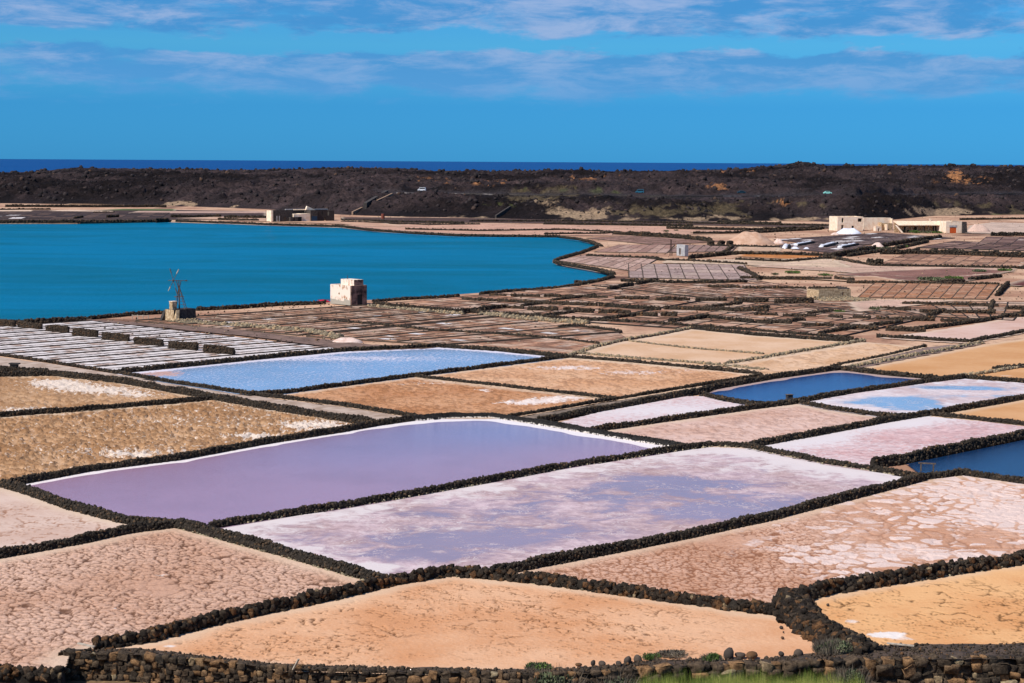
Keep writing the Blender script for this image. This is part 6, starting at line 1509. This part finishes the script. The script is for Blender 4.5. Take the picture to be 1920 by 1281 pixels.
boulder(1112, 1247, 10, 10, 'upright dark stone on the front wall', 3); boulder(1129, 1247, 16, 9, 'brown flat topped stone beside the upright stone', 4); boulder(1085, 1248, 12, 6, 'small flat stone left of the upright stone', 5)
boulder(1160, 1246, 14, 8, 'low dark stone left of the rounded pair', 9)
boulder(1366, 1233, 25, 20, 'biggest dark boulder on the bank beside the green bush', 6); boulder(1388, 1231, 22, 9, 'reddish flat boulder right of the biggest one', 7); boulder(1410, 1232, 26, 12, 'broad brown grey boulder in the row', 8)
boulder(1496, 1229, 18, 12, 'pointed dark stone on the bank', 10); boulder(1465, 1229, 14, 8, 'low dark stone left of the pointed stone', 11); boulder(1262, 1229, 12, 8, 'dark stone on the bank in front of the dry bush', 12)
boulder(1467, 1197, 7, 4, 'small black stone lying on the orange pan, lower', 13, z=.05); boulder(1465, 1178, 8, 5, 'small black stone lying on the orange pan, upper', 14, z=.05); boulder(1469, 1186, 4, 3, 'tiny black stone between the two on the orange pan', 15, z=.05)
boulder(1609, 1213, 10, 6, 'white stone at the end of the rubble heap', 16, mat=M_SALTP); boulder(1558, 1224, 6, 7, 'small white stone under the straggly bush', 17, mat=M_SALTP); boulder(1552, 1135, 7, 4, 'lone black stone at the corner of the yellow pan', 18, z=.05)
boulder(1779, 1222, 9, 6, 'small brown stone on the gravel bank at the right', 19)
def plank(px0, py0, px1, py1, z0, z1, w_, label, mat=None):
    P0, P1 = G(px0, py0, z0), G(px1, py1, z1); L_ = float(np.linalg.norm(P1 - P0))
    o = MB().box(0, L_, -w_ / 2, w_ / 2, -.03, .03).build('plank', mat or M_PLANK); d_ = Vector(P1 - P0)
    o.matrix_world = Matrix.Translation(Vector(P0)) @ d_.to_track_quat('X', 'Z').to_matrix().to_4x4(); tag(o, label, 'plank')
plank(146, 1206, 177, 1213, .55, .45, .16, 'pale plank lying on the rubble at the end of the rough wall')
plank(549, 1257, 560, 1236, .05, .75, .10, 'pale wooden stake leaning on the front wall')
plank(1663, 1206, 1714, 1211, .22, .18, .14, 'long white plank at the tip of the yellow orange pan')
bx_ = empty('sluice_box', *place(1480, 747, 20)); tag(bx_, 'dark sluice box at the edge of the deep blue pond', 'sluice')
MB().box(-.3, .3, -.25, .25, 0, .38).build('box', M_DSTONE, bx_); MB().box(-.36, .36, -.3, .3, .38, .43).build('lid', M_WOOD, bx_)
bx_ = empty('sluice_gate', *place(1738, 884, -15)); tag(bx_, 'small timber sluice frame between the speckled pan and the navy pond', 'sluice')
for s_ in (-.55, .45): MB().box(s_, s_ + .12, -.1, .1, 0, .62).build('post', M_WOOD, bx_)
MB().box(-.7, .7, -.12, .12, .62, .70).build('beam', M_WOOD, bx_)
cu = empty('culvert', *place(32, 697, -10)); tag(cu, 'square dark culvert mouth in the embankment at the left', 'culvert')
MB().box(-.45, .45, -.9, -.5, .1, .95).build('mouth', M_SHADOW, cu); MB().box(-.6, .6, -.95, -.3, .95, 1.1).build('lintel', M_DSTONE, cu)
# stone pillars beside the sand heap
for i, (x, lab) in enumerate([(1332, 'left broken stone pillar beside the sand heap'), (1352, 'middle broken stone pillar beside the sand heap'), (1368, 'right stone pillar partly behind the sand heap')]):
    wall(lab, [(x - 4, 455), (x + 5, 454)], h=2.4, wb=1.8, wt=1.3, size=.5, mat=M_BAS2, zc=.8, group='stone pillars by the sand heap')
print('TRIS', sum(sum(len(p.vertices)-2 for p in o.data.polygons) for o in bpy.data.objects if o.type=='MESH'), 'objects', len(bpy.data.objects), 'tris', sum(len(o.data.polygons) for o in bpy.data.objects if o.type == 'MESH' and o.data.users == 1))
